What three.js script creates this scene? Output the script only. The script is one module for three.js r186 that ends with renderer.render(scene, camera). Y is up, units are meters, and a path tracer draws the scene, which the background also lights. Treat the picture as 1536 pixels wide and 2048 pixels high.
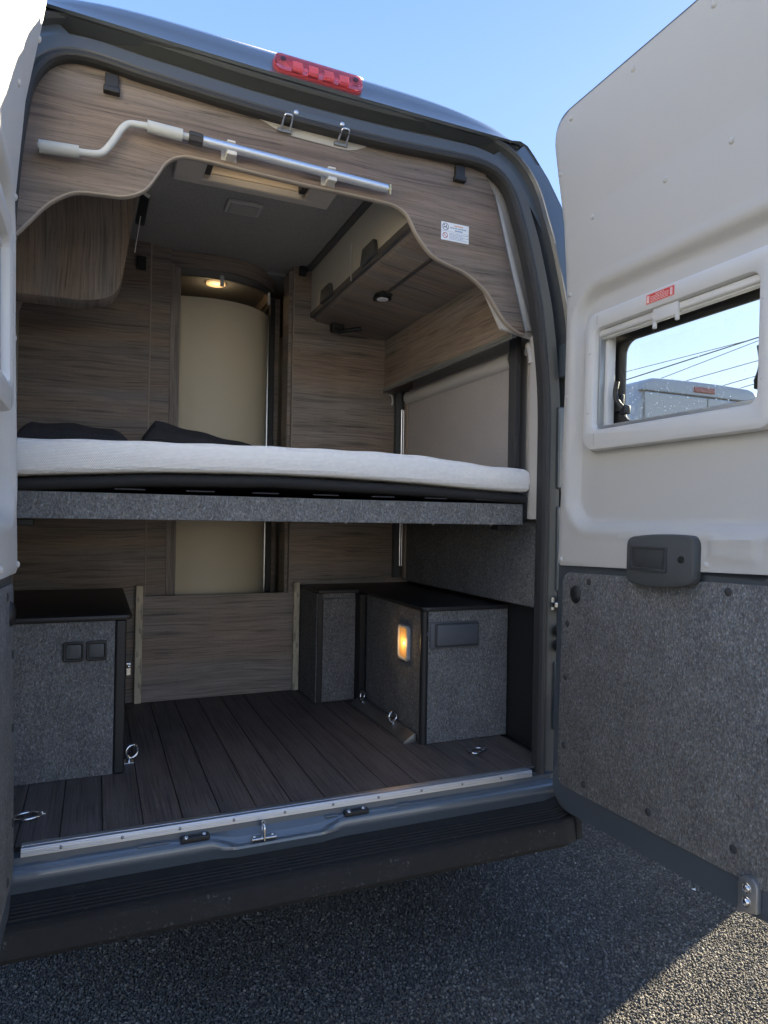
import * as THREE from 'three';
import { RoundedBoxGeometry } from 'three/addons/geometries/RoundedBoxGeometry.js';
import { mergeGeometries, mergeVertices, toCreasedNormals } from 'three/addons/utils/BufferGeometryUtils.js';

// ------------------------------------------------------------------ camera, sky, sun, exposure
const scene = new THREE.Scene();
const RAD = Math.PI / 180;
const camera = new THREE.PerspectiveCamera(2 * Math.atan(1024 / 1360) / RAD, 768 / 1024, 0.02, 400);
camera.position.set(-0.5953, 1.4098, 1.8911);
camera.rotation.set(0.526 * RAD, -22.944 * RAD, 0.949 * RAD, 'YXZ');
scene.add(camera);

const SUN = new THREE.Vector3(0.900, 0.334, -0.279).normalize();
{
  const w = 512, h = 256, d = new Float32Array(w * h * 4);
  const mix = (a, b, t) => a.map((v, i) => v + (b[i] - v) * t);
  const stops = [[-90, [0.10, 0.10, 0.10]], [-4, [0.20, 0.21, 0.22]], [0, [2.2, 2.06, 1.80]], [4, [1.55, 1.51, 1.38]], [8, [0.62, 0.77, 0.98]], [14, [0.42, 0.60, 0.93]], [22, [0.285, 0.475, 0.87]], [38, [0.185, 0.355, 0.76]], [90, [0.15, 0.27, 0.57]]];
  for (let j = 0; j < h; j++) {
    const el = ((j + 0.5) / h - 0.5) * 180;
    let k = 0; while (k < stops.length - 2 && el > stops[k + 1][0]) k++;
    const t = Math.min(1, Math.max(0, (el - stops[k][0]) / (stops[k + 1][0] - stops[k][0])));
    const base = mix(stops[k][1], stops[k + 1][1], t);
    for (let i = 0; i < w; i++) {
      const az = ((i + 0.5) / w - 0.5) * 2 * Math.PI, ce = Math.cos(el * RAD);
      const dir = new THREE.Vector3(Math.cos(az) * ce, Math.sin(el * RAD), Math.sin(az) * ce);
      const ang = Math.acos(Math.min(1, dir.dot(SUN))) / RAD;
      const g = el > -2 ? 0.9 * Math.exp(-ang / 9) + 0.12 * Math.exp(-ang / 35) : 0;
      const o = (j * w + i) * 4;
      d[o] = 0.205 * (base[0] + g * 1.0); d[o + 1] = 0.205 * (base[1] + g * 0.92); d[o + 2] = 0.205 * (base[2] + g * 0.78); d[o + 3] = 1;
    }
  }
  const sky = new THREE.DataTexture(d, w, h, THREE.RGBAFormat, THREE.FloatType);
  sky.mapping = THREE.EquirectangularReflectionMapping; sky.magFilter = THREE.LinearFilter; sky.minFilter = THREE.LinearFilter; sky.needsUpdate = true;
  scene.background = sky; scene.environment = sky;
}
const sun = new THREE.DirectionalLight(new THREE.Color(1.0, 0.87, 0.64), 5);
sun.position.copy(SUN).multiplyScalar(30); sun.target.position.set(0, 0.8, 0);
sun.castShadow = true; sun.shadow.mapSize.set(2048, 2048);
Object.assign(sun.shadow.camera, { left: -9, right: 9, top: 9, bottom: -9, near: 1, far: 70 });
scene.add(sun, sun.target);

const renderer = new THREE.WebGLRenderer({ antialias: true });
renderer.setSize(768, 1024);
renderer.toneMapping = THREE.LinearToneMapping;
renderer.toneMappingExposure = 7.5;
renderer.shadowMap.enabled = true;

// ------------------------------------------------------------------ helpers
let seed = 12345;
const rnd = () => { seed |= 0; seed = seed + 0x6D2B79F5 | 0; let t = Math.imul(seed ^ seed >>> 15, 1 | seed); t = t + Math.imul(t ^ t >>> 7, 61 | t) ^ t; return ((t ^ t >>> 14) >>> 0) / 4294967296; };
const hash = (x, y, s) => { let n = Math.imul(x, 374761393) + Math.imul(y, 668265263) + Math.imul(s, 2147483647 ^ 977) | 0; n = Math.imul(n ^ n >>> 13, 1274126177); return ((n ^ n >>> 16) >>> 0) / 4294967296; };
const pn = (x, y, px, py, s) => {           // periodic value noise
  const xi = Math.floor(x), yi = Math.floor(y), fx = x - xi, fy = y - yi, u = fx * fx * (3 - 2 * fx), v = fy * fy * (3 - 2 * fy);
  const m = (a, p) => ((a % p) + p) % p, x0 = m(xi, px), x1 = m(xi + 1, px), y0 = m(yi, py), y1 = m(yi + 1, py);
  const a = hash(x0, y0, s), b = hash(x1, y0, s), c = hash(x0, y1, s), d = hash(x1, y1, s);
  return a + (b - a) * u + (c - a) * v + (a - b - c + d) * u * v;
};
const N = (u, v, fx, fy, s) => pn(u * fx, v * fy, fx, fy, s);
const clamp = (v, a = 0, b = 1) => Math.min(b, Math.max(a, v));
const sst = (a, b, x) => { const t = clamp((x - a) / (b - a)); return t * t * (3 - 2 * t); };
const lerpTable = (tab, x) => { if (x <= tab[0][0]) return tab[0][1]; for (let i = 1; i < tab.length; i++) if (x <= tab[i][0]) { const [a, b] = [tab[i - 1], tab[i]]; return a[1] + (b[1] - a[1]) * (x - a[0]) / (b[0] - a[0]); } return tab[tab.length - 1][1]; };
function tex(w, h, fn, srgb, sizeU, sizeV) {                 // texture tile of sizeU x sizeV metres
  const d = new Uint8Array(w * h * 4);
  for (let j = 0; j < h; j++) for (let i = 0; i < w; i++) {
    const c = fn((i + 0.5) / w, (j + 0.5) / h), o = (j * w + i) * 4;
    if (typeof c === 'number') { d[o] = d[o + 1] = d[o + 2] = clamp(c) * 255; } else { d[o] = clamp(c[0]) * 255; d[o + 1] = clamp(c[1]) * 255; d[o + 2] = clamp(c[2]) * 255; }
    d[o + 3] = 255;
  }
  const t = new THREE.DataTexture(d, w, h, THREE.RGBAFormat);
  t.wrapS = t.wrapT = THREE.RepeatWrapping; t.magFilter = THREE.LinearFilter; t.minFilter = THREE.LinearMipmapLinearFilter; t.generateMipmaps = true;
  if (srgb) t.colorSpace = THREE.SRGBColorSpace;
  t.repeat.set(1 / sizeU, 1 / sizeV); t.needsUpdate = true;
  return t;
}
const std = (o) => new THREE.MeshStandardMaterial(o);
const phy = (o) => new THREE.MeshPhysicalMaterial(o);
const lin = (r, g, b) => new THREE.Color().setRGB(r, g, b);

// ------------------------------------------------------------------ procedural materials
function woodTex(s, tone) {
  return tex(1024, 512, (u, v) => {
    const warp = (N(u, v, 3, 5, s) - 0.5) * 0.035 + (N(u, v, 7, 9, s + 1) - 0.5) * 0.012;
    const vv = v + warp;
    const band = N(u, vv, 2, 11, s + 2), str = N(u, vv, 5, 64, s + 3), fine = N(u, vv, 14, 190, s + 4), ink = N(u, vv, 3, 36, s + 5), pore = N(u, vv, 40, 250, s + 6);
    const hair = N(u, vv, 6, 150, s + 8); let k = 0.84 + 0.13 * band + 0.11 * (str - 0.5) + 0.14 * (fine - 0.5) - 0.16 * sst(0.70, 0.88, hair);
    k -= 0.20 * sst(0.72, 0.92, ink) * (0.4 + 0.6 * fine);
    k -= 0.10 * sst(0.75, 0.95, pore);
    const warm = 0.96 + 0.08 * N(u, vv, 2, 7, s + 7);
    return [tone[0] * k * warm, tone[1] * k, tone[2] * k * (2 - warm)];
  }, true, 0.9, 0.45);
}
const woodBump = tex(512, 512, (u, v) => 0.5 * N(u, v, 6, 90, 31) + 0.5 * N(u, v, 18, 220, 32), false, 0.45, 0.45);
const WT = [0.625, 0.568, 0.520];
const wood = std({ map: woodTex(11, [0.545, 0.488, 0.443]), bumpMap: woodBump, bumpScale: 0.0003, roughness: 0.55 });
const woodB = std({ map: woodTex(57, WT), bumpMap: woodBump, bumpScale: 0.0003, roughness: 0.55 });
const woodC = std({ map: woodTex(83, [0.585, 0.533, 0.490]), bumpMap: woodBump, bumpScale: 0.0003, roughness: 0.55 });
const oak = std({ map: tex(256, 512, (u, v) => { const w = v + 0.05 * N(u, v, 4, 4, 5), k = 0.82 + 0.16 * N(u, w, 5, 3, 6) - 0.16 * sst(0.6, 0.8, N(u, w, 14, 9, 7)) + 0.08 * (N(u, v, 80, 10, 8) - 0.5); return [0.90 * k, 0.85 * k, 0.74 * k]; }, true, 0.12, 0.24), roughness: 0.6 });
const edgeBand = std({ color: lin(0.36, 0.31, 0.26), roughness: 0.5 });
function feltTex(s, c, amp) {
  return tex(512, 512, (u, v) => {
    const a = N(u, v, 120, 70, s), b = N(u, v, 200, 130, s + 1), f = N(u, v, 256, 60, s + 2), l = N(u, v, 9, 8, s + 3);
    let k = 0.72 + amp * ((a - 0.5) * 0.9 + (b - 0.5) * 0.9 + (f - 0.5) * 0.6) + 0.08 * (l - 0.5);
    k += amp * 0.8 * sst(0.78, 0.95, b);
    const h = (N(u, v, 120, 90, s + 4) - 0.5) * 0.08;
    return [c[0] * k * (1 + h), c[1] * k, c[2] * k * (1 - h)];
  }, true, 0.42, 0.42);
}
const feltBump = tex(512, 512, (u, v) => 0.5 * N(u, v, 110, 80, 41) + 0.5 * N(u, v, 230, 180, 42), false, 0.42, 0.42);
const felt = std({ map: feltTex(3, [0.58, 0.583, 0.58], 0.23), bumpMap: feltBump, bumpScale: 0.0008, roughness: 1 });
const plankMats = [0, 1, 2, 3].map((i) => {
  const tone = [[0.43, 0.395, 0.375], [0.41, 0.38, 0.365], [0.445, 0.405, 0.382], [0.42, 0.388, 0.37]][i];
  return std({
    map: tex(256, 1024, (u, v) => {
      const w = u + 0.06 * (N(u, v, 3, 4, 70 + i) - 0.5), k = 0.86 + 0.16 * (N(w, v, 6, 3, 71 + i) - 0.5) + 0.2 * (N(w, v, 60, 7, 72 + i) - 0.5) - 0.18 * sst(0.62, 0.9, N(w, v, 26, 4, 73 + i)) + 0.08 * (N(u, v, 30, 60, 74 + i) - 0.5);
      const dust = 0.10 * sst(0.86, 0.95, N(u, v, 64, 420, 75 + i)) + 0.03 * sst(0.55, 0.9, N(u, v, 3, 9, 76 + i)) * N(u, v, 50, 330, 77 + i);
      return tone.map((t) => t * k + dust);
    }, true, 0.105, 0.7),
    bumpMap: tex(128, 512, (u, v) => 0.6 * N(u, v, 28, 5, 90 + i) + 0.4 * N(u, v, 56, 30, 91 + i), false, 0.105, 0.7), bumpScale: 0.0006, roughness: 0.62,
  });
});
const grainBump = tex(256, 256, (u, v) => 0.5 * N(u, v, 64, 64, 51) + 0.5 * N(u, v, 120, 120, 52), false, 0.2, 0.2);
const trim = std({ color: lin(0.565, 0.555, 0.525), roughness: 1, roughnessMap: tex(512, 512, (u, v) => 0.52 + 0.14 * N(u, v, 5, 6, 131) + 0.10 * N(u, v, 40, 12, 132), false, 0.9, 0.9), bumpMap: grainBump, bumpScale: 0.00025 });
const trimSeat = std({ color: lin(0.66, 0.66, 0.645), roughness: 0.42, bumpMap: grainBump, bumpScale: 0.00008 });
const beige = std({ color: lin(0.52, 0.49, 0.45), roughness: 0.7, bumpMap: grainBump, bumpScale: 0.0003 });
const blindCloth = std({ map: tex(512, 512, (u, v) => { const k = 0.93 + 0.07 * N(u, v, 200, 200, 61) + 0.03 * (N(u, v, 6, 6, 62) - 0.5); return [0.70 * k, 0.675 * k, 0.66 * k]; }, true, 0.4, 0.4), roughness: 0.95 });
const cream = std({ color: lin(0.60, 0.57, 0.50), roughness: 0.35 });
const tambour = std({ color: lin(0.66, 0.59, 0.44), roughness: 0.5 });
const ceilingMat = std({ map: tex(256, 256, (u, v) => { const k = 0.9 + 0.12 * (N(u, v, 90, 90, 101) - 0.5) + 0.1 * (N(u, v, 170, 170, 102) - 0.5); return [0.64 * k, 0.63 * k, 0.62 * k]; }, true, 0.3, 0.3), roughness: 1 });
const paint = phy({ color: lin(0.10, 0.122, 0.145), roughness: 0.42, metalness: 0.25, clearcoat: 0.9, clearcoatRoughness: 0.08 });
const paintFrame = phy({ color: lin(0.080, 0.087, 0.092), roughness: 0.55, metalness: 0.1, clearcoat: 0.4, clearcoatRoughness: 0.22 });
const paintMatt = phy({ color: lin(0.085, 0.10, 0.115), roughness: 0.5, metalness: 0.15, clearcoat: 0.35, clearcoatRoughness: 0.3 });
const rubber = std({ color: lin(0.040, 0.041, 0.042), roughness: 0.7 });
const black = std({ color: lin(0.016, 0.017, 0.018), roughness: 0.5 });
const blackTop = std({ color: lin(0.018, 0.018, 0.019), roughness: 0.45, bumpMap: grainBump, bumpScale: 0.0001 });
const darkPlastic = std({ color: lin(0.075, 0.08, 0.082), roughness: 0.55, bumpMap: grainBump, bumpScale: 0.0002 });
const slatePlastic = std({ color: lin(0.085, 0.095, 0.11), roughness: 0.5, bumpMap: grainBump, bumpScale: 0.0002 });
const bumperMat = std({ map: tex(512, 512, (u, v) => { const q = sst(0.80, 0.90, N(u, v, 110, 110, 121)) * sst(0.45, 0.8, N(u, v, 9, 9, 122)), k = 0.105 + 0.02 * (N(u, v, 40, 40, 123) - 0.5) + 0.16 * q + 0.03 * sst(0.6, 0.8, N(u, v, 5, 24, 124)) * N(u, v, 60, 60, 125); return [k, k * 0.99, k * 0.97]; }, true, 0.5, 0.5), roughness: 0.85, bumpMap: tex(256, 256, (u, v) => N(u, v, 100, 100, 111), false, 0.15, 0.15), bumpScale: 0.0005 });
const alu = std({ color: lin(0.70, 0.73, 0.77), roughness: 0.46, metalness: 1 });
const aluDark = std({ color: lin(0.30, 0.30, 0.29), roughness: 0.45, metalness: 0.9 });
const chrome = std({ color: lin(0.66, 0.67, 0.69), roughness: 0.24, metalness: 1 });
const brass = std({ color: lin(0.70, 0.58, 0.32), roughness: 0.3, metalness: 1 });
const greyEnamel = std({ color: lin(0.50, 0.53, 0.54), roughness: 0.38 });
const gripPlastic = std({ color: lin(0.46, 0.49, 0.49), roughness: 0.5 });
const clipPlastic = std({ color: lin(0.62, 0.60, 0.55), roughness: 0.35 });
const white = std({ color: lin(0.75, 0.75, 0.73), roughness: 0.5 });

// ------------------------------------------------------------------ scene graph helpers
const origin = new Map(), used = new Map();
const numbered = (n) => { const k = used.get(n) || 0; used.set(n, k + 1); return k ? `${n}_${String(k).padStart(3, '0')}` : n; };
function thing(name, label, category, [x, y, z], group) {
  const g = new THREE.Group(); g.name = numbered(name); g.position.set(x, y, z); g.userData = { label, category };
  if (group) g.userData.group = group;
  origin.set(g, new THREE.Vector3(x, y, z)); scene.add(g); return g;
}
function uvMetres(g, turn) {                                // uv = metres, read off the face direction
  const p = g.attributes.position, n = g.attributes.normal, uv = new Float32Array(p.count * 2);
  for (let i = 0; i < p.count; i++) {
    const ax = Math.abs(n.getX(i)), ay = Math.abs(n.getY(i)), az = Math.abs(n.getZ(i));
    let u, v;
    if (ax > ay && ax > az) { u = p.getZ(i); v = p.getY(i); } else if (ay > az) { u = p.getX(i); v = p.getZ(i); } else { u = p.getX(i); v = p.getY(i); }
    if (turn) [u, v] = [v, u];
    uv[i * 2] = u; uv[i * 2 + 1] = v;
  }
  g.setAttribute('uv', new THREE.BufferAttribute(uv, 2)); return g;
}
const clean = (g) => { g = g.index ? g.toNonIndexed() : g; for (const k of Object.keys(g.attributes)) if (!['position', 'normal', 'uv'].includes(k)) g.deleteAttribute(k); return g; };
const merge = (list) => mergeGeometries(list.map((g) => { g = clean(g); if (!g.attributes.uv) g.setAttribute('uv', new THREE.BufferAttribute(new Float32Array(g.attributes.position.count * 2), 2)); return g; }));
function part(parent, name, geo, m, { turn = false, keepUV = false, label } = {}) {      // geometry in world coordinates
  let g = Array.isArray(geo) ? merge(geo) : geo;
  if (!keepUV) g = uvMetres(clean(g), turn);
  const o = origin.get(parent); g.translate(-o.x, -o.y, -o.z);
  const mesh = new THREE.Mesh(g, m); mesh.name = name; mesh.castShadow = mesh.receiveShadow = true;
  if (label) mesh.userData.label = label;
  parent.add(mesh); origin.set(mesh, o); return mesh;
}
function subgroup(parent, name, [x, y, z], label) {
  const g = new THREE.Group(), o = origin.get(parent); g.name = name; g.position.set(x - o.x, y - o.y, z - o.z);
  if (label) g.userData.label = label;
  parent.add(g); origin.set(g, new THREE.Vector3(x, y, z)); return g;
}
// geometry makers (world coordinates, bounds)
function box(x0, x1, y0, y1, z0, z1, r = 0.002, seg = 1) {
  const w = x1 - x0, h = y1 - y0, d = z1 - z0, rr = Math.min(r, w / 2.05, h / 2.05, d / 2.05);
  const g = r > 0 ? new RoundedBoxGeometry(w, h, d, seg + 1, rr) : new THREE.BoxGeometry(w, h, d);
  g.translate((x0 + x1) / 2, (y0 + y1) / 2, (z0 + z1) / 2); return g;
}
function roundRect(x0, x1, y0, y1, r, Cls = THREE.Shape) {
  const s = new Cls();
  s.moveTo(x0 + r, y0); s.lineTo(x1 - r, y0); s.absarc(x1 - r, y0 + r, r, -Math.PI / 2, 0); s.lineTo(x1, y1 - r); s.absarc(x1 - r, y1 - r, r, 0, Math.PI / 2);
  s.lineTo(x0 + r, y1); s.absarc(x0 + r, y1 - r, r, Math.PI / 2, Math.PI); s.lineTo(x0, y0 + r); s.absarc(x0 + r, y0 + r, r, Math.PI, Math.PI * 1.5); return s;
}
function slab(shape, z0, z1, bevel = 0.002, crease = 0.7, seg = 12) {       // shape in (x,y) extruded from z0 to z1
  const b = Math.min(bevel, (z1 - z0) / 2.2);
  const g = new THREE.ExtrudeGeometry(shape, { depth: z1 - z0 - 2 * b, bevelEnabled: b > 0, bevelThickness: b, bevelSize: b, bevelOffset: -b, bevelSegments: 2, curveSegments: seg });
  g.translate(0, 0, z0 + b); return toCreasedNormals(g, crease);
}
const cyl = (r, a, b, seg = 20, r2 = r) => {                     // cylinder from point a to point b
  const A = new THREE.Vector3(...a), B = new THREE.Vector3(...b), L = A.distanceTo(B), g = new THREE.CylinderGeometry(r2, r, L, seg);
  g.applyQuaternion(new THREE.Quaternion().setFromUnitVectors(new THREE.Vector3(0, 1, 0), B.clone().sub(A).normalize()));
  g.translate((A.x + B.x) / 2, (A.y + B.y) / 2, (A.z + B.z) / 2); return g;
};
const tube = (pts, r, seg = 60, rad = 12, closed = false, tension = 0.5) => new THREE.TubeGeometry(new THREE.CatmullRomCurve3(pts.map((p) => new THREE.Vector3(...p)), closed, 'catmullrom', tension), seg, r, rad, closed);
const ring = (R, r, c, rx = 0, ry = 0, rz = 0) => { const g = new THREE.TorusGeometry(R, r, 12, 32); g.rotateX(rx); g.rotateY(ry); g.rotateZ(rz); g.translate(...c); return g; };
const dome = (r, squash, c, axis) => {                           // shallow button whose flat side faces away from axis
  const g = new THREE.SphereGeometry(r, 16, 8, 0, Math.PI * 2, 0, Math.PI / 2); g.scale(1, squash, 1);
  g.applyQuaternion(new THREE.Quaternion().setFromUnitVectors(new THREE.Vector3(0, 1, 0), new THREE.Vector3(...axis))); g.translate(...c); return g;
};
function gridGeo(nu, nv, fn, skip) {                             // fn(u,v) -> [x,y,z], smooth
  const pos = [], idx = [];
  for (let j = 0; j <= nv; j++) for (let i = 0; i <= nu; i++) pos.push(...fn(i / nu, j / nv, i, j));
  for (let j = 0; j < nv; j++) for (let i = 0; i < nu; i++) {
    if (skip && skip((i + 0.5) / nu, (j + 0.5) / nv)) continue;
    const a = j * (nu + 1) + i; idx.push(a, a + 1, a + nu + 2, a, a + nu + 2, a + nu + 1);
  }
  const g = new THREE.BufferGeometry(); g.setAttribute('position', new THREE.Float32BufferAttribute(pos, 3)); g.setIndex(idx); g.computeVertexNormals(); return g;
}
const flip = (g) => { g = g.index ? g.toNonIndexed() : g; const p = g.attributes.position.array; for (let i = 0; i < p.length; i += 9) for (let k = 0; k < 3; k++) [p[i + 3 + k], p[i + 6 + k]] = [p[i + 6 + k], p[i + 3 + k]]; return g; };

// ------------------------------------------------------------------ the ground
{
  const col = tex(1024, 1024, (u, v) => {
    const k = 0.75 + 0.35 * (N(u, v, 150, 150, 201) - 0.5) + 0.4 * (N(u, v, 260, 260, 202) - 0.5) + 0.14 * (N(u, v, 6, 6, 203) - 0.5);
    return [0.35 * k, 0.34 * k, 0.325 * k];
  }, true, 2, 2);
  const bmp = tex(1024, 1024, (u, v) => 0.5 * N(u, v, 150, 150, 201) + 0.5 * N(u, v, 260, 260, 202), false, 2, 2);
  const g = new THREE.PlaneGeometry(500, 500, 1, 1); g.rotateX(-Math.PI / 2);
  uvMetres(g);
  const m = new THREE.Mesh(g, std({ map: col, bumpMap: bmp, bumpScale: 0.006, roughness: 0.95 })); m.name = 'asphalt_ground'; m.userData = { kind: 'structure', label: 'coarse grey asphalt of the parking lot', category: 'ground' }; m.receiveShadow = m.castShadow = true; scene.add(m);
  // coarse stones pressed into the surface
  const st = new THREE.IcosahedronGeometry(1, 0), p = st.attributes.position;
  const key = new Map();
  for (let i = 0; i < p.count; i++) { const k = [p.getX(i), p.getY(i), p.getZ(i)].map((q) => q.toFixed(2)).join(); if (!key.has(k)) key.set(k, 0.75 + 0.5 * rnd()); const f = key.get(k); p.setXYZ(i, p.getX(i) * f, p.getY(i) * f, p.getZ(i) * f); }
  st.computeVertexNormals();
  const X0 = -1.1, X1 = 2.2, Z0 = -1.5, Z1 = 0.8, step = 0.0070, nx = Math.floor((X1 - X0) / step), nz = Math.floor((Z1 - Z0) / step);
  const im = new THREE.InstancedMesh(st, std({ color: 0xffffff, roughness: 0.85 }), nx * nz);
  const M = new THREE.Matrix4(), Q = new THREE.Quaternion(), E = new THREE.Euler(), P = new THREE.Vector3(), S = new THREE.Vector3(), C = new THREE.Color();
  let n = 0;
  for (let j = 0; j < nz; j++) for (let i = 0; i < nx; i++) {
    const r = 0.0028 + 0.0030 * rnd() * rnd();
    E.set(rnd() * 6.3, rnd() * 6.3, rnd() * 6.3); Q.setFromEuler(E);
    P.set(X0 + (i + rnd()) * step, 0.0005 + 0.0016 * rnd() - r * 0.15, Z0 + (j + rnd()) * step); S.set(r * (0.9 + 0.6 * rnd()), r * (0.7 + 0.3 * rnd()), r * (0.9 + 0.6 * rnd()));
    M.compose(P, Q, S); im.setMatrixAt(n, M);
    const t = rnd(), b = (0.052 + 0.13 * rnd() * rnd() + (t > 0.9 ? 0.12 * rnd() : 0)) * (0.78 + 0.30 * pn(P.x * 4 + 40, P.z * 4 + 40, 400, 400, 311) + 0.16 * pn(P.x * 17 + 40, P.z * 17 + 40, 900, 900, 312)), w = rnd();
    im.setColorAt(n, C.setRGB(b * (1.02 + 0.16 * w), b * (0.98 + 0.06 * w), b * (0.92 - 0.10 * w))); n++;
  }
  im.name = 'asphalt_stones'; im.userData = { kind: 'stuff', label: 'small grey and tan stones bedded in the asphalt', category: 'gravel' }; im.castShadow = im.receiveShadow = true; scene.add(im);
}

// ------------------------------------------------------------------ the camper van
const lean = (y) => lerpTable([[0, 0], [2.14, 0], [2.38, 0.017], [2.56, 0.047], [2.75, 0.075]], y);   // the tail leans forward near the roof
const van = thing('camper_van', 'dark grey high-roof camper van with both rear doors open, wood interior and bed', 'camper van', [0, 0, -2.7]);
const HX0 = -0.335, HX1 = 0.165, HZ0 = -0.575, HZ1 = -0.23;           // roof hatch opening
const FL = 0.58;                                                  // floor level

// rear door frame swept round the opening
const pathPts = [[-0.79, 0.56], [-0.792, 1.1], [-0.795, 1.6], [-0.797, 1.95], [-0.79, 2.2], [-0.772, 2.42], [-0.757, 2.515], [-0.718, 2.58], [-0.665, 2.604], [-0.482, 2.593], [-0.193, 2.576], [0.05, 2.572], [0.25, 2.574], [0.44, 2.583], [0.56, 2.584], [0.625, 2.566], [0.664, 2.52], [0.694, 2.405], [0.736, 2.221], [0.774, 1.99], [0.79, 1.82], [0.792, 1.48], [0.789, 1.1], [0.787, 0.56]];
const pathCurve = new THREE.CatmullRomCurve3(pathPts.map(([x, y]) => new THREE.Vector3(x, y, 0)), false, 'centripetal');
const PN = 220, path = pathCurve.getSpacedPoints(PN), pathN = path.map((p, i) => { const a = path[Math.max(0, i - 1)], b = path[Math.min(PN, i + 1)]; const t = b.clone().sub(a).normalize(); return [-t.y, t.x]; });
const sweep = (prof) => {
  const out = [];
  for (let k = 0; k < prof.length - 1; k++) out.push(gridGeo(PN, 1, (u, v, i, j) => { const [o, z] = prof[k + j]; const x = path[i].x + pathN[i][0] * o, y = path[i].y + pathN[i][1] * o; return [x, y, z - lean(y)]; }));
  return toCreasedNormals(mergeVertices(merge(out.map((g) => { g.deleteAttribute('normal'); return g; })), 1e-5), 0.42);
};
part(van, 'weatherstrip', sweep([[0.004, -0.055], [0, -0.035], [-0.003, -0.012], [0.001, 0.0], [0.008, 0.004], [0.014, 0.0], [0.016, -0.006], [0.020, -0.004], [0.025, -0.010], [0.028, -0.035]]), rubber, { label: 'black rubber seal round the rear opening' });
const frame = part(van, 'door_frame', sweep([[0.026, -0.03], [0.030, -0.018], [0.034, -0.0155], [0.050, -0.0150], [0.0505, -0.0185], [0.070, -0.0180], [0.072, -0.022], [0.076, -0.046], [0.096, -0.050], [0.103, -0.026], [0.106, -0.004], [0.113, 0.006], [0.120, 0.004], [0.123, -0.03], [0.165, -0.036]]), paintFrame);
// outer skin: sides, quarter strips, roof, underside
const sideOut = [[0.690, 2.70], [0.705, 2.719], [0.735, 2.723], [0.763, 2.712], [0.79, 2.678], [0.84, 2.606], [0.887, 2.512], [0.925, 2.36], [0.955, 2.15], [0.985, 1.8], [1.01, 1.4], [1.02, 1.0], [1.01, 0.65], [0.985, 0.42]];
{
  const gs = [];
  for (const s of [1, -1]) {
    const sx = (x) => s > 0 ? x : -x - 0.02;
    const n = sideOut.length - 1;
    let g = gridGeo(n, 24, (u, v, i, j) => { const [x, y] = sideOut[i], zz = -0.02 - lean(y) - 5.3 * v; return [sx(x), y, zz]; });
    if (Math.sign(g.attributes.normal.getX(8)) !== s) { g = flip(g); g.deleteAttribute('normal'); }
    gs.push(toCreasedNormals(g, 0.6));
    // strip closing the tail corner between frame and side
    const idx = path.map((p, i) => i).filter((i) => (s > 0 ? path[i].x > 0.6 : path[i].x < -0.6) && path[i].y < 2.56);
    gs.push(gridGeo(idx.length - 1, 1, (u, v, i, j) => { const k = idx[i], x = path[k].x + pathN[k][0] * 0.1225, y = path[k].y + pathN[k][1] * 0.1225; if (!j) return [x, y, -0.028 - lean(y)]; const ys = [...sideOut].reverse(); const xo = lerpTable(ys.map(([a, b]) => [b, a]), y); return [sx(Math.max(xo, Math.abs(x) - 0.0)), y, -0.021 - lean(y)]; }));
  }
  for (const s of [1, -1]) {                                     // cap closing the upper tail corner
    const q = new THREE.Shape(); q.moveTo(0.60, 2.63); sideOut.slice(0, 7).forEach(([x, y]) => q.lineTo(x, y)); q.lineTo(0.88, 2.36); q.lineTo(0.80, 2.40); q.lineTo(0.70, 2.60);
    let g = new THREE.ShapeGeometry(q); const p = g.attributes.position; for (let i = 0; i < p.count; i++) { const x = p.getX(i), y = p.getY(i); p.setXYZ(i, s > 0 ? x : -x - 0.02, y, -0.026 - lean(y)); }
    if (s < 0) g = flip(g); g.computeVertexNormals(); gs.push(g);
  }
  gs.push(box(-0.97, 0.97, 0.40, 0.43, -5.3, -0.06, 0));
  gs.push(slab((() => { const q = new THREE.Shape(); q.moveTo(-0.98, 0.43); q.lineTo(0.96, 0.43); q.lineTo(1.0, 1.2); q.lineTo(0.92, 2.3); q.lineTo(0.80, 2.64); q.lineTo(-0.82, 2.64); q.lineTo(-0.94, 2.3); q.lineTo(-1.02, 1.2); return q; })(), -5.40, -5.36, 0.002));
  gs.forEach((g) => { if (!g.attributes.normal) g.computeVertexNormals(); });
  part(van, 'body_shell', gs, paint);
}
const roofBase = (x) => lerpTable([[-0.8, 2.722], [-0.2, 2.705], [0.1, 2.70], [0.8, 2.694]], x);
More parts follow.
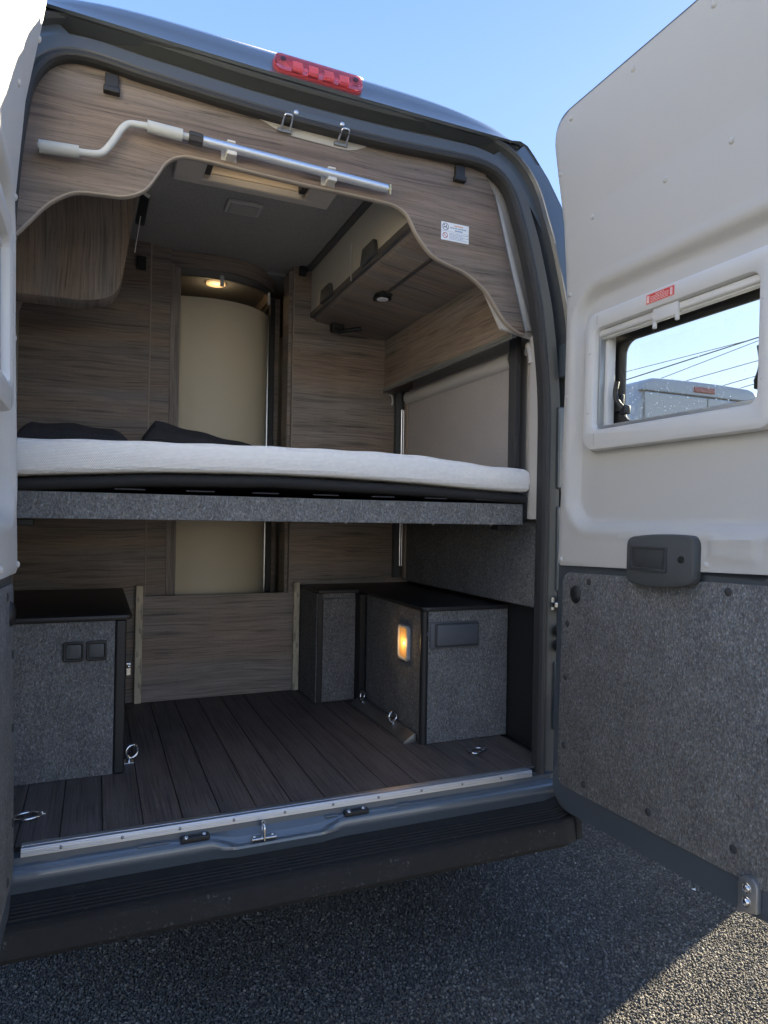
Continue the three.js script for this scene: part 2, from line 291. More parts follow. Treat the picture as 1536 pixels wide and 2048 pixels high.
{
  const HX = (x) => { const u = Math.min(1, Math.abs((x + 0.045) / 0.772)); return Math.pow(Math.max(0, 1 - Math.pow(u, 5)), 0.6); };
  const prof = [[0.004, -0.006], [0.012, 0.0], [0.0, 0.012], [-0.018, 0.05], [-0.036, 0.085], [-0.06, 0.108], [-0.1, 0.126], [-0.16, 0.138], [-0.3, 0.147], [-0.58, 0.15]];
  const X = (u) => -0.045 + 0.772 * Math.sin((u - 0.5) * Math.PI);
  const zs = prof.map(([z]) => z - 0.062); const hs = prof.map(([, h]) => h);
  for (const [z, h] of [[-0.23, 0.1425], [-0.28, 0.1455], [-0.40, 0.148], [-0.575, 0.15]]) { zs.push(z); hs.push(h); }
  for (let k = 1; k <= 30; k++) { zs.push(-0.65 - 4.6 * k / 30); hs.push(0.15 + 0.01 * k / 30); }
  const ord = zs.map((z, i) => i).sort((p, q) => (p < 3 && q < 3) ? p - q : (p < 3 ? -1 : q < 3 ? 1 : zs[q] - zs[p])), Zs = ord.map((i) => zs[i]), Hs = ord.map((i) => hs[i]);
  const xs = []; for (let k = 0; k <= 90; k++) xs.push(X(k / 90)); xs.push(HX0, HX1); xs.sort((p, q) => p - q);
  const g1 = gridGeo(xs.length - 1, Zs.length - 1, (u, v, i, j) => [xs[i], roofBase(xs[i]) - 0.004 + Hs[j] * HX(xs[i]) * 0.98, Zs[j]], (u, v) => { const i = Math.floor(u * (xs.length - 1)), j = Math.floor(v * (Zs.length - 1)); const x = (xs[i] + xs[i + 1]) / 2, z = (Zs[j] + Zs[j + 1]) / 2; return x > HX0 && x < HX1 && z < HZ1 && z > HZ0; });
  const roof = part(van, 'roof', toCreasedNormals(g1, 0.7), paint);
  // inner gutter ledge closing the gap behind the roof lip
  part(roof, 'rain_gutter', gridGeo(60, 1, (u, v, i, j) => { const x = -0.80 + 1.51 * u, y = roofBase(x) - 0.012; return j ? [x, y - 0.012, -0.19] : [x, y, -0.062]; }), paintMatt);
}
// high brake lamp
{
  const bl = subgroup(van, 'brake_lamp', [0, 2.735, -0.07], 'red high brake lamp on the roof edge');
  const lean3 = (g) => { g.rotateX(-0.40); g.rotateZ(-0.012); g.translate(-0.003, 2.7395, -0.071); return g; };
  part(bl, 'lamp_base', lean3(slab(roundRect(-0.139, 0.139, -0.031, 0.031, 0.022), -0.015, 0.004, 0.002)), std({ color: lin(0.34, 0.05, 0.06), roughness: 0.4 }));
  part(bl, 'lens', lean3(slab(roundRect(-0.137, 0.137, -0.029, 0.029, 0.022), 0.0045, 0.02, 0.006)), phy({ color: lin(0.92, 0.22, 0.24), roughness: 0.05, transmission: 0.92, thickness: 0.01, ior: 1.49, specularIntensity: 1 }));
  for (let i = 0; i < 4; i++) part(bl, 'reflector', lean3(box(-0.082 + i * 0.048, -0.052 + i * 0.048, -0.016, 0.012, 0.0046, 0.0115, 0.002)), std({ color: lin(0.95, 0.55, 0.52), roughness: 0.3, metalness: 0.6 }));
  for (const s of [-1, 1]) part(bl, 'screw', lean3(cyl(0.0085, [s * 0.113, 0.002, 0.016], [s * 0.113, 0.002, 0.0215], 16)), std({ color: lin(0.05, 0.012, 0.014), roughness: 0.4 }));
}
// strikers and screws on the upper frame
{
  const zf = -0.075;
  part(frame, 'striker_plate', slab(roundRect(-0.085, 0.10, 2.600, 2.618, 0.004), zf - 0.012, zf + 0.006, 0.002), paintMatt);
  for (const x of [-0.07, 0.075]) part(frame, 'striker_screw', dome(0.0075, 0.6, [x, 2.611, zf + 0.006], [0, 0, 1]), alu);
  for (const x of [-0.099, 0.078]) {
    const y = 2.578;
    part(frame, 'latch_striker', [tube([[x - 0.013, y - 0.024, -0.088], [x - 0.013, y - 0.010, -0.064], [x - 0.011, y + 0.002, -0.044], [x, y + 0.0045, -0.040], [x + 0.011, y + 0.002, -0.044], [x + 0.013, y - 0.010, -0.064], [x + 0.013, y - 0.024, -0.088]], 0.0034, 40, 10)], chrome);
    part(frame, 'striker_base', box(x - 0.024, x + 0.020, y - 0.027, y - 0.016, -0.089, -0.080, 0.002), aluDark);
  }
}
// sill, threshold strip, lower striker
const exX = (pts, x0, x1, m) => { const s = new THREE.Shape(); pts.forEach(([z, y], i) => i ? s.lineTo(-z, y) : s.moveTo(-z, y)); s.closePath(); const g = new THREE.ExtrudeGeometry(s, { depth: x1 - x0, bevelEnabled: false }); g.rotateY(Math.PI / 2); g.translate(x0, 0, 0); return toCreasedNormals(g, 0.5); };
const sill = part(van, 'sill', (() => {
  // painted sill with a dip round the striker
  const dip = (x) => sst(-0.30, -0.22, x) * (1 - sst(0.0, 0.09, x));
  const prof = [[-0.03, 0.561], [0.0035, 0.561], [0.0045, 0.546], [0.014, 0.543], [0.019, 0.537], [0.024, 0.5385], [0.031, 0.534], [0.035, 0.524], [0.035, 0.510], [0.030, 0.500], [0.024, 0.44]];
  return toCreasedNormals(gridGeo(200, prof.length - 1, (u, v, i, j) => { const x = -0.84 + 1.68 * u; let [z, y] = prof[j]; const d = dip(x); if (j >= 3 && j <= 7) { y -= d * [0.010, 0.014, 0.020, 0.017, 0.008][j - 3]; z += d * 0.010; } else if (j > 7) z += d * 0.012 * (j < 10 ? 1 : 0); return [x, y, z]; }), 0.5);
})(), paint);
for (const x of [-0.335, 0.125]) {
  part(sill, 'hinge_plate', box(x - 0.038, x + 0.038, 0.540, 0.552, 0.0062, 0.027, 0.003), black);
  for (const s of [-1, 1]) part(sill, 'bolt', dome(0.0065, 0.7, [x + s * 0.024, 0.5515, 0.0165 - s * 0.004], [0, 1, 0.2]), chrome);
}
for (const x of [-0.42, 0.05, 0.28, -0.46]) part(sill, 'sill_pad', box(x - 0.02, x + 0.02, 0.5420, 0.5470, 0.007, 0.018, 0.0018), paint);
part(sill, 'latch_striker', [tube([[-0.153, 0.52, 0.012], [-0.153, 0.552, 0.014], [-0.153, 0.562, 0.022], [-0.153, 0.562, 0.034], [-0.153, 0.552, 0.042], [-0.153, 0.52, 0.044]], 0.004, 40, 10), box(-0.188, -0.118, 0.5235, 0.5295, 0.012, 0.046, 0.002)], chrome);
for (const x of [-0.178, -0.128]) part(sill, 'bolt', dome(0.006, 0.6, [x, 0.5292, 0.029], [0, 1, 0]), chrome);
const strip = part(van, 'threshold_strip', exX([[-0.03, 0.5825], [-0.013, 0.5825], [-0.0115, 0.581], [-0.0095, 0.5825], [0.001, 0.582], [0.003, 0.580], [0.0032, 0.577], [0.0048, 0.5755], [0.005, 0.570], [0.0038, 0.5688], [0.0054, 0.5678], [0.0056, 0.562], [-0.028, 0.562]], -0.75, 0.752), alu, { label: 'ribbed aluminium strip along the floor edge' });
for (let x = -0.66; x < 0.75; x += 0.1435) part(strip, 'screw', dome(0.0042, 0.5, [x, 0.5725, 0.0048], [0, 0.2, 1]), aluDark);

// rear bumper step
{
  const pr = [[0.01, 0.36], [0.024, 0.486], [0.034, 0.486], [0.050, 0.479]];
  for (let k = 0; k < 5; k++) { const z = 0.060 + k * 0.012, q = 0.4765 - k * 0.0024; pr.push([z, q], [z + 0.0015, q + 0.0026], [z + 0.0045, q + 0.0022], [z + 0.006, q - 0.001]); }
  pr.push([0.120, 0.463], [0.126, 0.466], [0.135, 0.464], [0.143, 0.457], [0.148, 0.446], [0.156, 0.405], [0.153, 0.397], [0.14, 0.386], [0.05, 0.372], [0.01, 0.36]);
  const n = pr.length - 1;
  const g = toCreasedNormals(gridGeo(60, n, (u, v, i, j) => { const x = (u - 0.5) * 1.68; const e = sst(0.78, 0.84, Math.abs(x)); const [z, y] = pr[j]; return [x, y + e * 0.012 * sst(0.1, 0.03, z), 0.012 + (z - 0.012) * (1 - 0.16 * e)]; }), 0.55);
  const bp = part(van, 'rear_bumper', [g], bumperMat, { label: 'black ribbed bumper step below the floor edge' });
  for (const s of [-1, 1]) part(bp, 'end_cap', slab((() => { const sh = new THREE.Shape(); sh.moveTo(-0.01, 0.36); sh.lineTo(-0.026, 0.497); sh.lineTo(-0.06, 0.492); sh.lineTo(-0.122, 0.473); sh.lineTo(-0.137, 0.45); sh.lineTo(-0.14, 0.40); sh.lineTo(-0.05, 0.37); return sh; })(), 0, 0.024, 0.004).rotateY(Math.PI / 2).translate(s > 0 ? 0.83 : -0.854, 0, 0), bumperMat);
}
// hinge hardware on the right pillar
{
  const hg = part(frame, 'pillar_cover', box(0.858, 0.905, 1.90, 2.015, -0.03, 0.02, 0.005), paint);
  part(frame, 'check_link', [cyl(0.010, [0.842, 1.108, -0.02], [0.842, 1.150, -0.02]), box(0.83, 0.90, 1.118, 1.136, -0.012, 0.012, 0.004), cyl(0.012, [0.862, 1.098, 0.004], [0.862, 1.156, 0.004])], chrome);
  for (const y of [0.985, 1.035]) part(frame, 'rubber_stop', (() => { const g = new THREE.SphereGeometry(0.023, 20, 14); g.scale(1, 0.9, 1); g.translate(0.862, y, -0.004); return g; })(), phy({ color: lin(0.015, 0.015, 0.015), roughness: 0.3, clearcoat: 0.6, clearcoatRoughness: 0.1 }));
  part(frame, 'pillar_pressing', [box(0.848, 0.884, 0.70, 0.93, -0.03, -0.006, 0.007, 2), box(0.852, 0.886, 1.17, 1.46, -0.03, -0.010, 0.006, 2), box(0.85, 0.88, 1.52, 1.80, -0.03, -0.008, 0.006, 2)], paint);
}

// floor of planks
{
  const fl = part(van, 'floor', box(-0.9, 0.9, 0.50, 0.5725, -2.6, -0.0305, 0), black);
  let k = 0;
  for (let x = -0.868; x < 0.86; x += 0.1017) {
    const x1 = Math.min(x + 0.0992, 0.9);
    part(fl, 'plank', box(x, x1, 0.5727, FL - 0.0004 * ((k * 7) % 3) * 0.5, -1.55, -0.0305, 0.0015), plankMats[(k * 5 + (k >> 1)) % 4]); k++;
  }
}
// linings: side walls, ceiling, end of the passage
part(van, 'wall_lining', [...[1, -1].map((k) => { const q = new THREE.Shape(); [[0.905, 0.56], [0.93, 0.56], [0.93, 2.24], [0.832, 2.60], [0.80, 2.619], [0.905, 2.24]].forEach(([x, y], i) => i ? q.lineTo(k * x, y) : q.moveTo(k * x, y)); return slab(q, -2.6, -0.13, 0); }), box(-0.93, 0.93, 0.56, 2.24, -2.64, -2.6, 0), box(-0.80, 0.80, 2.24, 2.65, -2.64, -2.6, 0)], beige);
const ceil = part(van, 'ceiling', [box(-0.80, HX0, 2.62, 2.65, -2.62, -0.14, 0), box(HX1, 0.80, 2.62, 2.65, -2.62, -0.14, 0), box(HX0, HX1, 2.62, 2.65, -2.62, HZ0, 0), box(HX0, HX1, 2.62, 2.65, HZ1, -0.14, 0)], ceilingMat, { label: 'dark grey fabric ceiling lining' });
{
  const cl = [box(-0.155, -0.02, 2.606, 2.6195, -0.82, -0.715, 0.004)];
  part(ceil, 'ceiling_lamp', cl, std({ color: lin(0.42, 0.42, 0.41), roughness: 0.5 }));
  part(ceil, 'lamp_cover', box(-0.143, -0.032, 2.603, 2.6065, -0.808, -0.727, 0.0015), std({ color: lin(0.30, 0.30, 0.295), roughness: 0.4 }));
  const h = subgroup(van, 'roof_hatch', [-0.085, 2.62, -0.36], 'roof hatch with a pale blind letting daylight through');
  const fr = (x0, x1, z0, z1) => box(x0, x1, 2.585, 2.66, z0, z1, 0.008, 2);
  // moulded frame with sloped inner flanks
  const quad = (a, b, c, d) => { const g = new THREE.BufferGeometry(); g.setAttribute('position', new THREE.Float32BufferAttribute([...a, ...b, ...c, ...a, ...c, ...d], 3)); g.computeVertexNormals(); return g; };
  part(h, 'hatch_frame', [box(HX0 - 0.035, HX1 + 0.035, 2.592, 2.622, HZ0 - 0.03, HZ0 + 0.012, 0.007, 2), box(HX0 - 0.035, HX0 + 0.065, 2.594, 2.640, HZ0 + 0.006, HZ1 + 0.03, 0.006), box(HX1 - 0.065, HX1 + 0.035, 2.594, 2.640, HZ0 + 0.006, HZ1 + 0.03, 0.006), box(HX0, HX1, 2.596, 2.640, HZ1, HZ1 + 0.03, 0.006)], beige);
  for (const x of [HX0 + 0.078, HX1 - 0.078]) part(h, 'side_rail', box(x - 0.012, x + 0.012, 2.612, 2.70, HZ0 + 0.013, HZ1, 0.003), black);
  const shaft = std({ color: lin(0.80, 0.70, 0.56), roughness: 0.7 });
  part(h, 'shaft_liner', [box(HX0 + 0.067, HX1 - 0.067, 2.6225, 2.846, HZ0 - 0.004, HZ0 + 0.011, 0.002), box(HX0 - 0.004, HX0 + 0.062, 2.641, 2.846, HZ0, HZ1, 0), box(HX1 - 0.062, HX1 + 0.004, 2.641, 2.846, HZ0, HZ1, 0), box(HX0, HX1, 2.641, 2.846, HZ1 + 0.001, HZ1 + 0.01, 0)], shaft);
  part(h, 'blind_bar', box(HX0 + 0.09, HX1 - 0.09, 2.652, 2.672, HZ0 + 0.012, HZ0 + 0.034, 0.004), shaft);
  part(h, 'lid', box(HX0 - 0.03, HX1 + 0.03, 2.850, 2.872, HZ0 - 0.03, HZ1 + 0.025, 0.010, 3), phy({ color: lin(0.92, 0.88, 0.80), roughness: 0.6, transmission: 0.95, thickness: 0 }));
}

// wooden board across the top of the opening
{
  const low = [[-0.80, 2.125], [-0.767, 2.168], [-0.722, 2.223], [-0.663, 2.262], [-0.602, 2.270], [-0.539, 2.276], [-0.488, 2.304], [-0.456, 2.352], [-0.430, 2.395], [-0.390, 2.419], [-0.342, 2.422], [-0.20, 2.418], [-0.049, 2.414], [0.20, 2.412], [0.262, 2.408], [0.305, 2.388], [0.345, 2.327], [0.40, 2.272], [0.46, 2.250], [0.522, 2.234], [0.575, 2.206], [0.61, 2.179], [0.671, 2.103], [0.70, 2.078], [0.745, 2.057], [0.766, 2.056]];
  const cur = new THREE.CatmullRomCurve3(low.map(([x, y]) => new THREE.Vector3(x, y, 0)), false, 'centripetal').getSpacedPoints(150);
  const sh = new THREE.Shape(); sh.moveTo(-0.80, 2.64); sh.lineTo(-0.83, 2.10); cur.forEach((p) => sh.lineTo(p.x, p.y)); sh.lineTo(0.695, 2.29); sh.lineTo(0.628, 2.525); sh.lineTo(0.600, 2.572); sh.lineTo(0.585, 2.64);
  const bd = part(van, 'header_board', slab(sh, -0.106, -0.0905, 0.0006, 0.5), wood, { label: 'curved wooden board across the top of the opening' });
  const eb = gridGeo(150, 4, (u, v, i, j) => { const a = cur[Math.max(0, i - 1)], b = cur[Math.min(150, i + 1)], t = b.clone().sub(a).normalize(); const o = [0.0, 0.0022, 0.0026, 0.0022, 0.0][j], z = [-0.0895, -0.0893, -0.098, -0.1072, -0.107][j]; const w = j === 0 || j === 4 ? -0.003 : 0; return [cur[i].x + t.y * (o + w), cur[i].y - t.x * (o + w), z]; });
  part(bd, 'edge_band', eb, edgeBand);
  for (const [x, y] of [[-0.578, 2.572], [0.492, 2.557]]) part(bd, 'clip', [box(x - 0.017, x + 0.017, y - 0.018, y + 0.022, -0.0905, -0.074, 0.003), box(x - 0.021, x + 0.021, y - 0.030, y - 0.014, -0.0905, -0.070, 0.003)], black);
  // plate behind the strikers
  const ps = new THREE.Shape(); ps.moveTo(-0.215, 2.60); ps.lineTo(-0.212, 2.586); ps.quadraticCurveTo(-0.165, 2.575, -0.135, 2.562); ps.quadraticCurveTo(-0.105, 2.549, -0.04, 2.548); ps.lineTo(0.088, 2.546); ps.quadraticCurveTo(0.12, 2.547, 0.16, 2.570); ps.lineTo(0.17, 2.60);
  part(bd, 'striker_cutout', slab(ps, -0.0902, -0.0882, 0.0006), std({ color: lin(0.46, 0.45, 0.42), roughness: 0.5 }));
  // warning label
  const cv = document.createElement('canvas'); cv.width = 416; cv.height = 240; const c = cv.getContext('2d');
  c.fillStyle = '#e9edf0'; c.fillRect(0, 0, 416, 240);
  c.strokeStyle = '#6d7480'; c.lineWidth = 8; c.beginPath(); c.arc(66, 62, 44, 0, 7); c.stroke();
  c.lineWidth = 10; c.strokeStyle = '#3f4650'; c.beginPath(); c.moveTo(34, 78); c.lineTo(58, 58); c.lineTo(70, 72); c.lineTo(98, 82); c.moveTo(82, 36); c.lineTo(78, 64); c.stroke(); c.fillStyle = '#3f4650'; c.beginPath(); c.arc(44, 40, 8, 0, 7); c.fill();
  c.strokeStyle = '#b2545c'; c.lineWidth = 8; c.beginPath(); c.arc(62, 176, 34, 0, 7); c.moveTo(38, 152); c.lineTo(86, 200); c.stroke();
  c.strokeStyle = '#9aa4ae'; c.lineWidth = 3; c.beginPath(); c.moveTo(0, 118); c.lineTo(416, 118); c.stroke();
  c.fillStyle = '#e0a070'; for (let i = 0, x = 196; i < 9; i++) { c.fillRect(x, 24, 11, 17); x += i === 4 ? 20 : 14; }
  c.fillStyle = '#7f97b4'; for (let i = 0, x = 138; i < 17; i++) { c.fillRect(x, 54 + 3 * (i % 2), 10, 19 - 3 * (i % 3)); x += (i === 3 || i === 6) ? 22 : 13; } for (let i = 0, x = 206; i < 9; i++) { c.fillRect(x, 86 + 2 * (i % 2), 10, 20 - 2 * (i % 3)); x += 13; }
  c.fillStyle = '#98a8bb'; for (let r = 0; r < 5; r++) for (let i = 0, x = 124; x < 390 - (r % 2) * 60; i++) { const w = 8 + 22 * hash(i, r, 5); c.fillRect(x, 136 + r * 18, w, 8); x += w + 6; }
  const t = new THREE.CanvasTexture(cv); t.colorSpace = THREE.SRGBColorSpace;
  const lg = new THREE.PlaneGeometry(0.104, 0.06); lg.translate(0.482, 2.359, -0.0893);
  part(bd, 'warning_label', lg, std({ map: t, roughness: 0.45 }), { keepUV: true, label: 'small white warning label with two round pictograms' });
}
// pale plastic trim between board and seal, and the right rear pillar trim
{
  const s1 = new THREE.Shape(); s1.moveTo(0.55, 2.63); s1.lineTo(0.55, 2.3); s1.lineTo(0.68, 2.07); s1.lineTo(0.83, 2.045); s1.lineTo(0.815, 2.3); s1.lineTo(0.74, 2.63);
  const tr = part(van, 'pillar_trim', slab(s1, -0.125, -0.1085, 0.002), beige, { label: 'pale plastic trim along the right pillar' });
  part(tr, 'trim_cap', slab((() => { const q = new THREE.Shape(); q.moveTo(0.640, 2.525); q.lineTo(0.672, 2.46); q.lineTo(0.80, 2.075); q.lineTo(0.772, 2.069); q.lineTo(0.706, 2.29); return q; })(), -0.1080, -0.098, 0.003), trim);
  part(tr, 'pillar_panel', gridGeo(20, 30, (u, v) => { const a = u; const x = 0.885 - 0.088 * sst(0.1, 0.75, a), z = -0.25 + 0.205 * a; return [x, 1.415 + 0.64 * v, z]; }), beige);
  part(tr, 'grab_hook', box(0.792, 0.806, 1.86, 1.925, -0.062, -0.05, 0.005, 2), alu);
  part(tr, 'trim_rib', tube([[0.872, 2.035, -0.235], [0.845, 2.03, -0.19], [0.815, 2.035, -0.14], [0.802, 2.01, -0.11], [0.800, 1.96, -0.10]], 0.012, 30, 10), beige);
}
// bulkheads at the foot of the bed
const bulkR = part(van, 'bulkhead', slab((() => { const q = new THREE.Shape(); q.moveTo(0.268, FL); q.lineTo(0.905, FL); q.lineTo(0.905, 2.25); q.lineTo(0.80, 2.619); q.lineTo(0.268, 2.619); return q; })(), -1.32, -1.298, 0.001), woodB, { label: 'wooden bulkhead right of the passage' });
part(bulkR, 'edge_band', box(0.2625, 0.2675, FL, 2.619, -1.3205, -1.2972, 0.0015), edgeBand);
part(bulkR, 'side_jamb', box(0.244, 0.262, FL, 2.60, -1.42, -1.315, 0.002), woodC);
part(bulkR, 'hinge_block', [box(0.305, 0.332, 2.60, 2.66, -1.30, -1.28, 0.004), box(0.285, 0.318, 2.575, 2.618, -1.297, -1.272, 0.004)], black);
const bulkL = part(van, 'bulkhead', slab((() => { const q = new THREE.Shape(); q.moveTo(-0.392, FL); q.lineTo(-0.392, 2.619); q.lineTo(-0.80, 2.619); q.lineTo(-0.905, 2.25); q.lineTo(-0.905, FL); return q; })(), -1.32, -1.298, 0.001), woodC, { label: 'wooden bulkhead left of the passage' });
part(bulkL, 'edge_band', box(-0.3915, -0.386, FL, 2.619, -1.321, -1.2965, 0.0015), edgeBand);
part(bulkL, 'side_jamb', box(-0.385, -0.302, FL, 2.619, -1.345, -1.325, 0.001), woodC, { turn: false });
part(bulkL, 'corner_strip', box(-0.300, -0.256, FL, 2.56, -1.365, -1.347, 0.002), woodB, { turn: true });
part(bulkL, 'latch_block', [box(-0.452, -0.412, 2.49, 2.545, -1.2965, -1.27, 0.004)], black);
// shower cabin
{
  const sc = subgroup(van, 'shower_cabin', [-0.05, FL, -1.6], 'round-fronted shower cabin with a cream roller door');
  const C = new THREE.CatmullRomCurve3([[-0.40, -1.362], [-0.30, -1.350], [-0.18, -1.324], [-0.065, -1.318], [0.05, -1.345], [0.15, -1.41], [0.215, -1.50], [0.245, -1.61], [0.25, -1.75], [0.25, -2.0]].map(([x, z]) => new THREE.Vector3(x, 0, z)), false, 'centripetal');
  const cp = C.getSpacedPoints(80), off = (i, d) => { const a = cp[Math.max(0, i - 1)], b = cp[Math.min(80, i + 1)], t = b.clone().sub(a).normalize(); return [cp[i].x - t.z * d, cp[i].z + t.x * d]; };
  const wallG = (d, y0, y1, i0, i1) => toCreasedNormals(gridGeo(i1 - i0, 1, (u, v, i, j) => { const [x, z] = off(i0 + i, d); return [x, j ? y1 : y0, z]; }), 0.6);
  const ringG = (d0, d1, y, i0, i1) => gridGeo(i1 - i0, 1, (u, v, i, j) => { const [x, z] = off(i0 + i, j ? d1 : d0); return [x, y, z]; });
  part(sc, 'arch_fascia', [wallG(0, 2.545, 2.619, 0, 80), wallG(-0.03, 2.545, 2.619, 0, 80), ringG(0, -0.03, 2.545, 0, 80)], woodC, { turn: false });
  part(sc, 'door_rail', [wallG(-0.006, 2.515, 2.545, 0, 80), wallG(-0.022, 2.515, 2.545, 0, 80), ringG(-0.006, -0.022, 2.515, 0, 80)], aluDark);
  part(sc, 'roller_door', [wallG(-0.032, FL, 2.425, 0, 47), wallG(-0.040, FL, 2.425, 0, 47), ringG(-0.032, -0.040, 2.425, 0, 47)], tambour);
  const [ex, ez] = off(48, -0.030);
  part(sc, 'door_edge', box(ex - 0.004, ex + 0.004, FL, 2.44, ez - 0.010, ez + 0.004, 0.002), chrome);
  part(sc, 'door_post', box(ex + 0.006, ex + 0.032, FL, 2.53, ez - 0.03, ez + 0.012, 0.004), black);
  part(sc, 'post_reveal', box(ex + 0.034, ex + 0.062, FL, 2.53, ez - 0.14, ez - 0.01, 0.003), woodC);
  part(sc, 'cabin_wall', [box(-0.43, 0.30, FL, 2.61, -2.36, -2.34, 0), box(-0.43, -0.405, FL, 2.61, -2.36, -1.37, 0), box(-0.43, 0.30, 2.604, 2.6185, -2.36, -1.42, 0)], std({ color: lin(0.30, 0.30, 0.295), roughness: 0.6 }));
  part(sc, 'passage_door', box(0.285, 0.36, FL, 2.30, -1.86, -1.84, 0.002), std({ color: lin(0.45, 0.46, 0.44), roughness: 0.5 }));
  part(sc, 'latch_tab', box(-0.083, -0.065, 2.478, 2.53, -1.327, -1.322, 0.002), trimSeat);
  part(sc, 'guide_pin', cyl(0.006, [0.176, 2.46, -1.44], [0.176, 2.52, -1.44], 12), trimSeat);
  const lx = -0.052, lz = -1.655;
  part(sc, 'lamp_disc', cyl(0.048, [lx, 2.594, lz], [lx, 2.603, lz], 32), std({ color: lin(0.6, 0.42, 0.22), emissive: lin(1.0, 0.62, 0.28), emissiveIntensity: 0.08, roughness: 0.6 }), { label: 'glowing round warm ceiling lamp inside the shower' });
  const pl = new THREE.PointLight(new THREE.Color(1, 0.72, 0.42), 0.005, 0, 2); pl.position.set(0, 2.575 - FL, -0.055); pl.castShadow = true; pl.shadow.radius = 2; pl.name = 'shower_light'; sc.add(pl);
}
// step panel with two pale oak posts
{
  const sp = part(van, 'step_panel', box(-0.398, 0.282, FL + 0.001, 1.048, -1.2965, -1.280, 0.0015), woodB, { label: 'low wooden panel between two pale oak posts' });
  for (const [x0, x1] of [[-0.428, -0.3985], [0.2825, 0.312]]) part(sp, 'oak_post', box(x0, x1, FL + 0.001, 1.096, -1.2968, -1.268, 0.0025), oak);
}
// right overhead locker
{
  const pr = new THREE.Shape(); pr.moveTo(0.362, 2.618); pr.lineTo(0.362, 2.392); pr.quadraticCurveTo(0.364, 2.372, 0.385, 2.366); pr.lineTo(0.70, 2.318); pr.lineTo(0.762, 2.318); pr.lineTo(0.875, 2.335); pr.lineTo(0.80, 2.618);
  const lk = part(van, 'overhead_locker', slab(pr, -1.2975, -0.128, 0.0006, 0.5), woodC, { turn: false, label: 'overhead locker with cream fronts on the right wall' });
  part(lk, 'locker_door', box(0.349, 0.3615, 2.405, 2.606, -1.293, -0.722, 0.003), cream);
  part(lk, 'locker_door', box(0.349, 0.3615, 2.405, 2.606, -0.716, -0.132, 0.003), cream);
  part(lk, 'top_rail', box(0.322, 0.3615, 2.607, 2.6195, -1.296, -0.13, 0.002), std({ color: lin(0.10, 0.095, 0.09), roughness: 0.7 }));
  part(lk, 'lip', box(0.345, 0.3618, 2.378, 2.4035, -1.295, -0.13, 0.003), std({ color: lin(0.10, 0.092, 0.085), roughness: 0.5 }));
  for (const z of [-0.50, -1.02]) part(lk, 'latch', (() => { const g = slab((() => { const q = new THREE.Shape(); q.moveTo(-0.075, 2.388); q.lineTo(-0.055, 2.445); q.lineTo(0.055, 2.445); q.lineTo(0.075, 2.388); return q; })(), 0, 0.02, 0.004); g.rotateY(-Math.PI / 2); g.translate(0.3488, 0, z); return g; })(), darkPlastic);
  part(lk, 'pull_cord', tube([[0.345, 2.53, -0.72], [0.3445, 2.47, -0.72], [0.3445, 2.41, -0.716], [0.341, 2.372, -0.705]], 0.0018, 24, 6), white);
  part(lk, 'spot_lamp', [cyl(0.034, [0.50, 2.352, -0.75], [0.50, 2.333, -0.75], 28, 0.038), box(0.475, 0.525, 2.335, 2.354, -0.80, -0.70, 0.004)], black);
  part(lk, 'lamp_glass', cyl(0.024, [0.50, 2.333, -0.75], [0.50, 2.330, -0.75], 24), std({ color: lin(0.8, 0.82, 0.85), roughness: 0.3 }));
  part(lk, 'cable_strip', box(0.494, 0.506, 2.3405, 2.352, -0.70, -0.135, 0.003), std({ color: lin(0.07, 0.065, 0.06), roughness: 0.6 }));
  part(lk, 'reading_lamp', [tube([[0.46, 2.35, -1.27], [0.47, 2.315, -1.24], [0.50, 2.312, -1.20], [0.56, 2.318, -1.16]], 0.010, 24, 8), box(0.445, 0.50, 2.318, 2.36, -1.29, -1.24, 0.006)], black);
  // wood panel and chrome rail on the wall below
  const wp = part(van, 'wall_panel', box(0.742, 0.76, 2.072, 2.3175, -1.296, -0.132, 0.001), woodB, { label: 'wooden panel above the side window' });
  part(wp, 'rail', [box(0.737, 0.763, 2.056, 2.0715, -1.296, -0.135, 0.004, 2), box(0.7365, 0.741, 2.049, 2.056, -1.296, -0.135, 0.001)], std({ color: lin(0.35, 0.37, 0.37), roughness: 0.35, metalness: 0.7 }));
}
// side window with its blind drawn
{
  const sw = part(van, 'side_blind', box(0.846, 0.862, 1.405, 2.06, -1.215, -0.286, 0.001), blindCloth, { label: 'drawn beige blind on the right side wall' });
  part(sw, 'blind_casing', [gridGeo(14, 1, (u, v) => { const a = u * Math.PI; return [0.850 - 0.030 * Math.sin(a) , 2.018 + 0.033 * Math.cos(a), -1.225 + 0.94 * v]; }), box(0.852, 0.864, 1.98, 2.055, -1.225, -0.284, 0)], std({ color: lin(0.50, 0.475, 0.44), roughness: 0.6 }));
  part(sw, 'side_channel', box(0.826, 0.848, 1.41, 2.10, -0.2835, -0.236, 0.002), std({ color: lin(0.055, 0.055, 0.057), roughness: 0.7 }));
  part(sw, 'inner_channel', box(0.836, 0.862, 1.11, 2.05, -1.245, -1.216, 0.002), std({ color: lin(0.33, 0.265, 0.21), roughness: 0.6 }));
  part(sw, 'bed_lift_track', box(0.80, 0.83, 1.11, 2.05, -1.294, -1.262, 0.002), darkPlastic);
  part(sw, 'lift_rod', [cyl(0.006, [0.822, 1.17, -1.246], [0.822, 1.96, -1.246], 12), cyl(0.003, [0.834, 1.17, -1.248], [0.834, 1.96, -1.248], 8)], chrome);
  part(sw, 'coat_hook', tube([[0.775, 2.04, -1.296], [0.775, 2.03, -1.27], [0.778, 2.005, -1.265], [0.778, 1.985, -1.272]], 0.004, 20, 8), trimSeat);
}
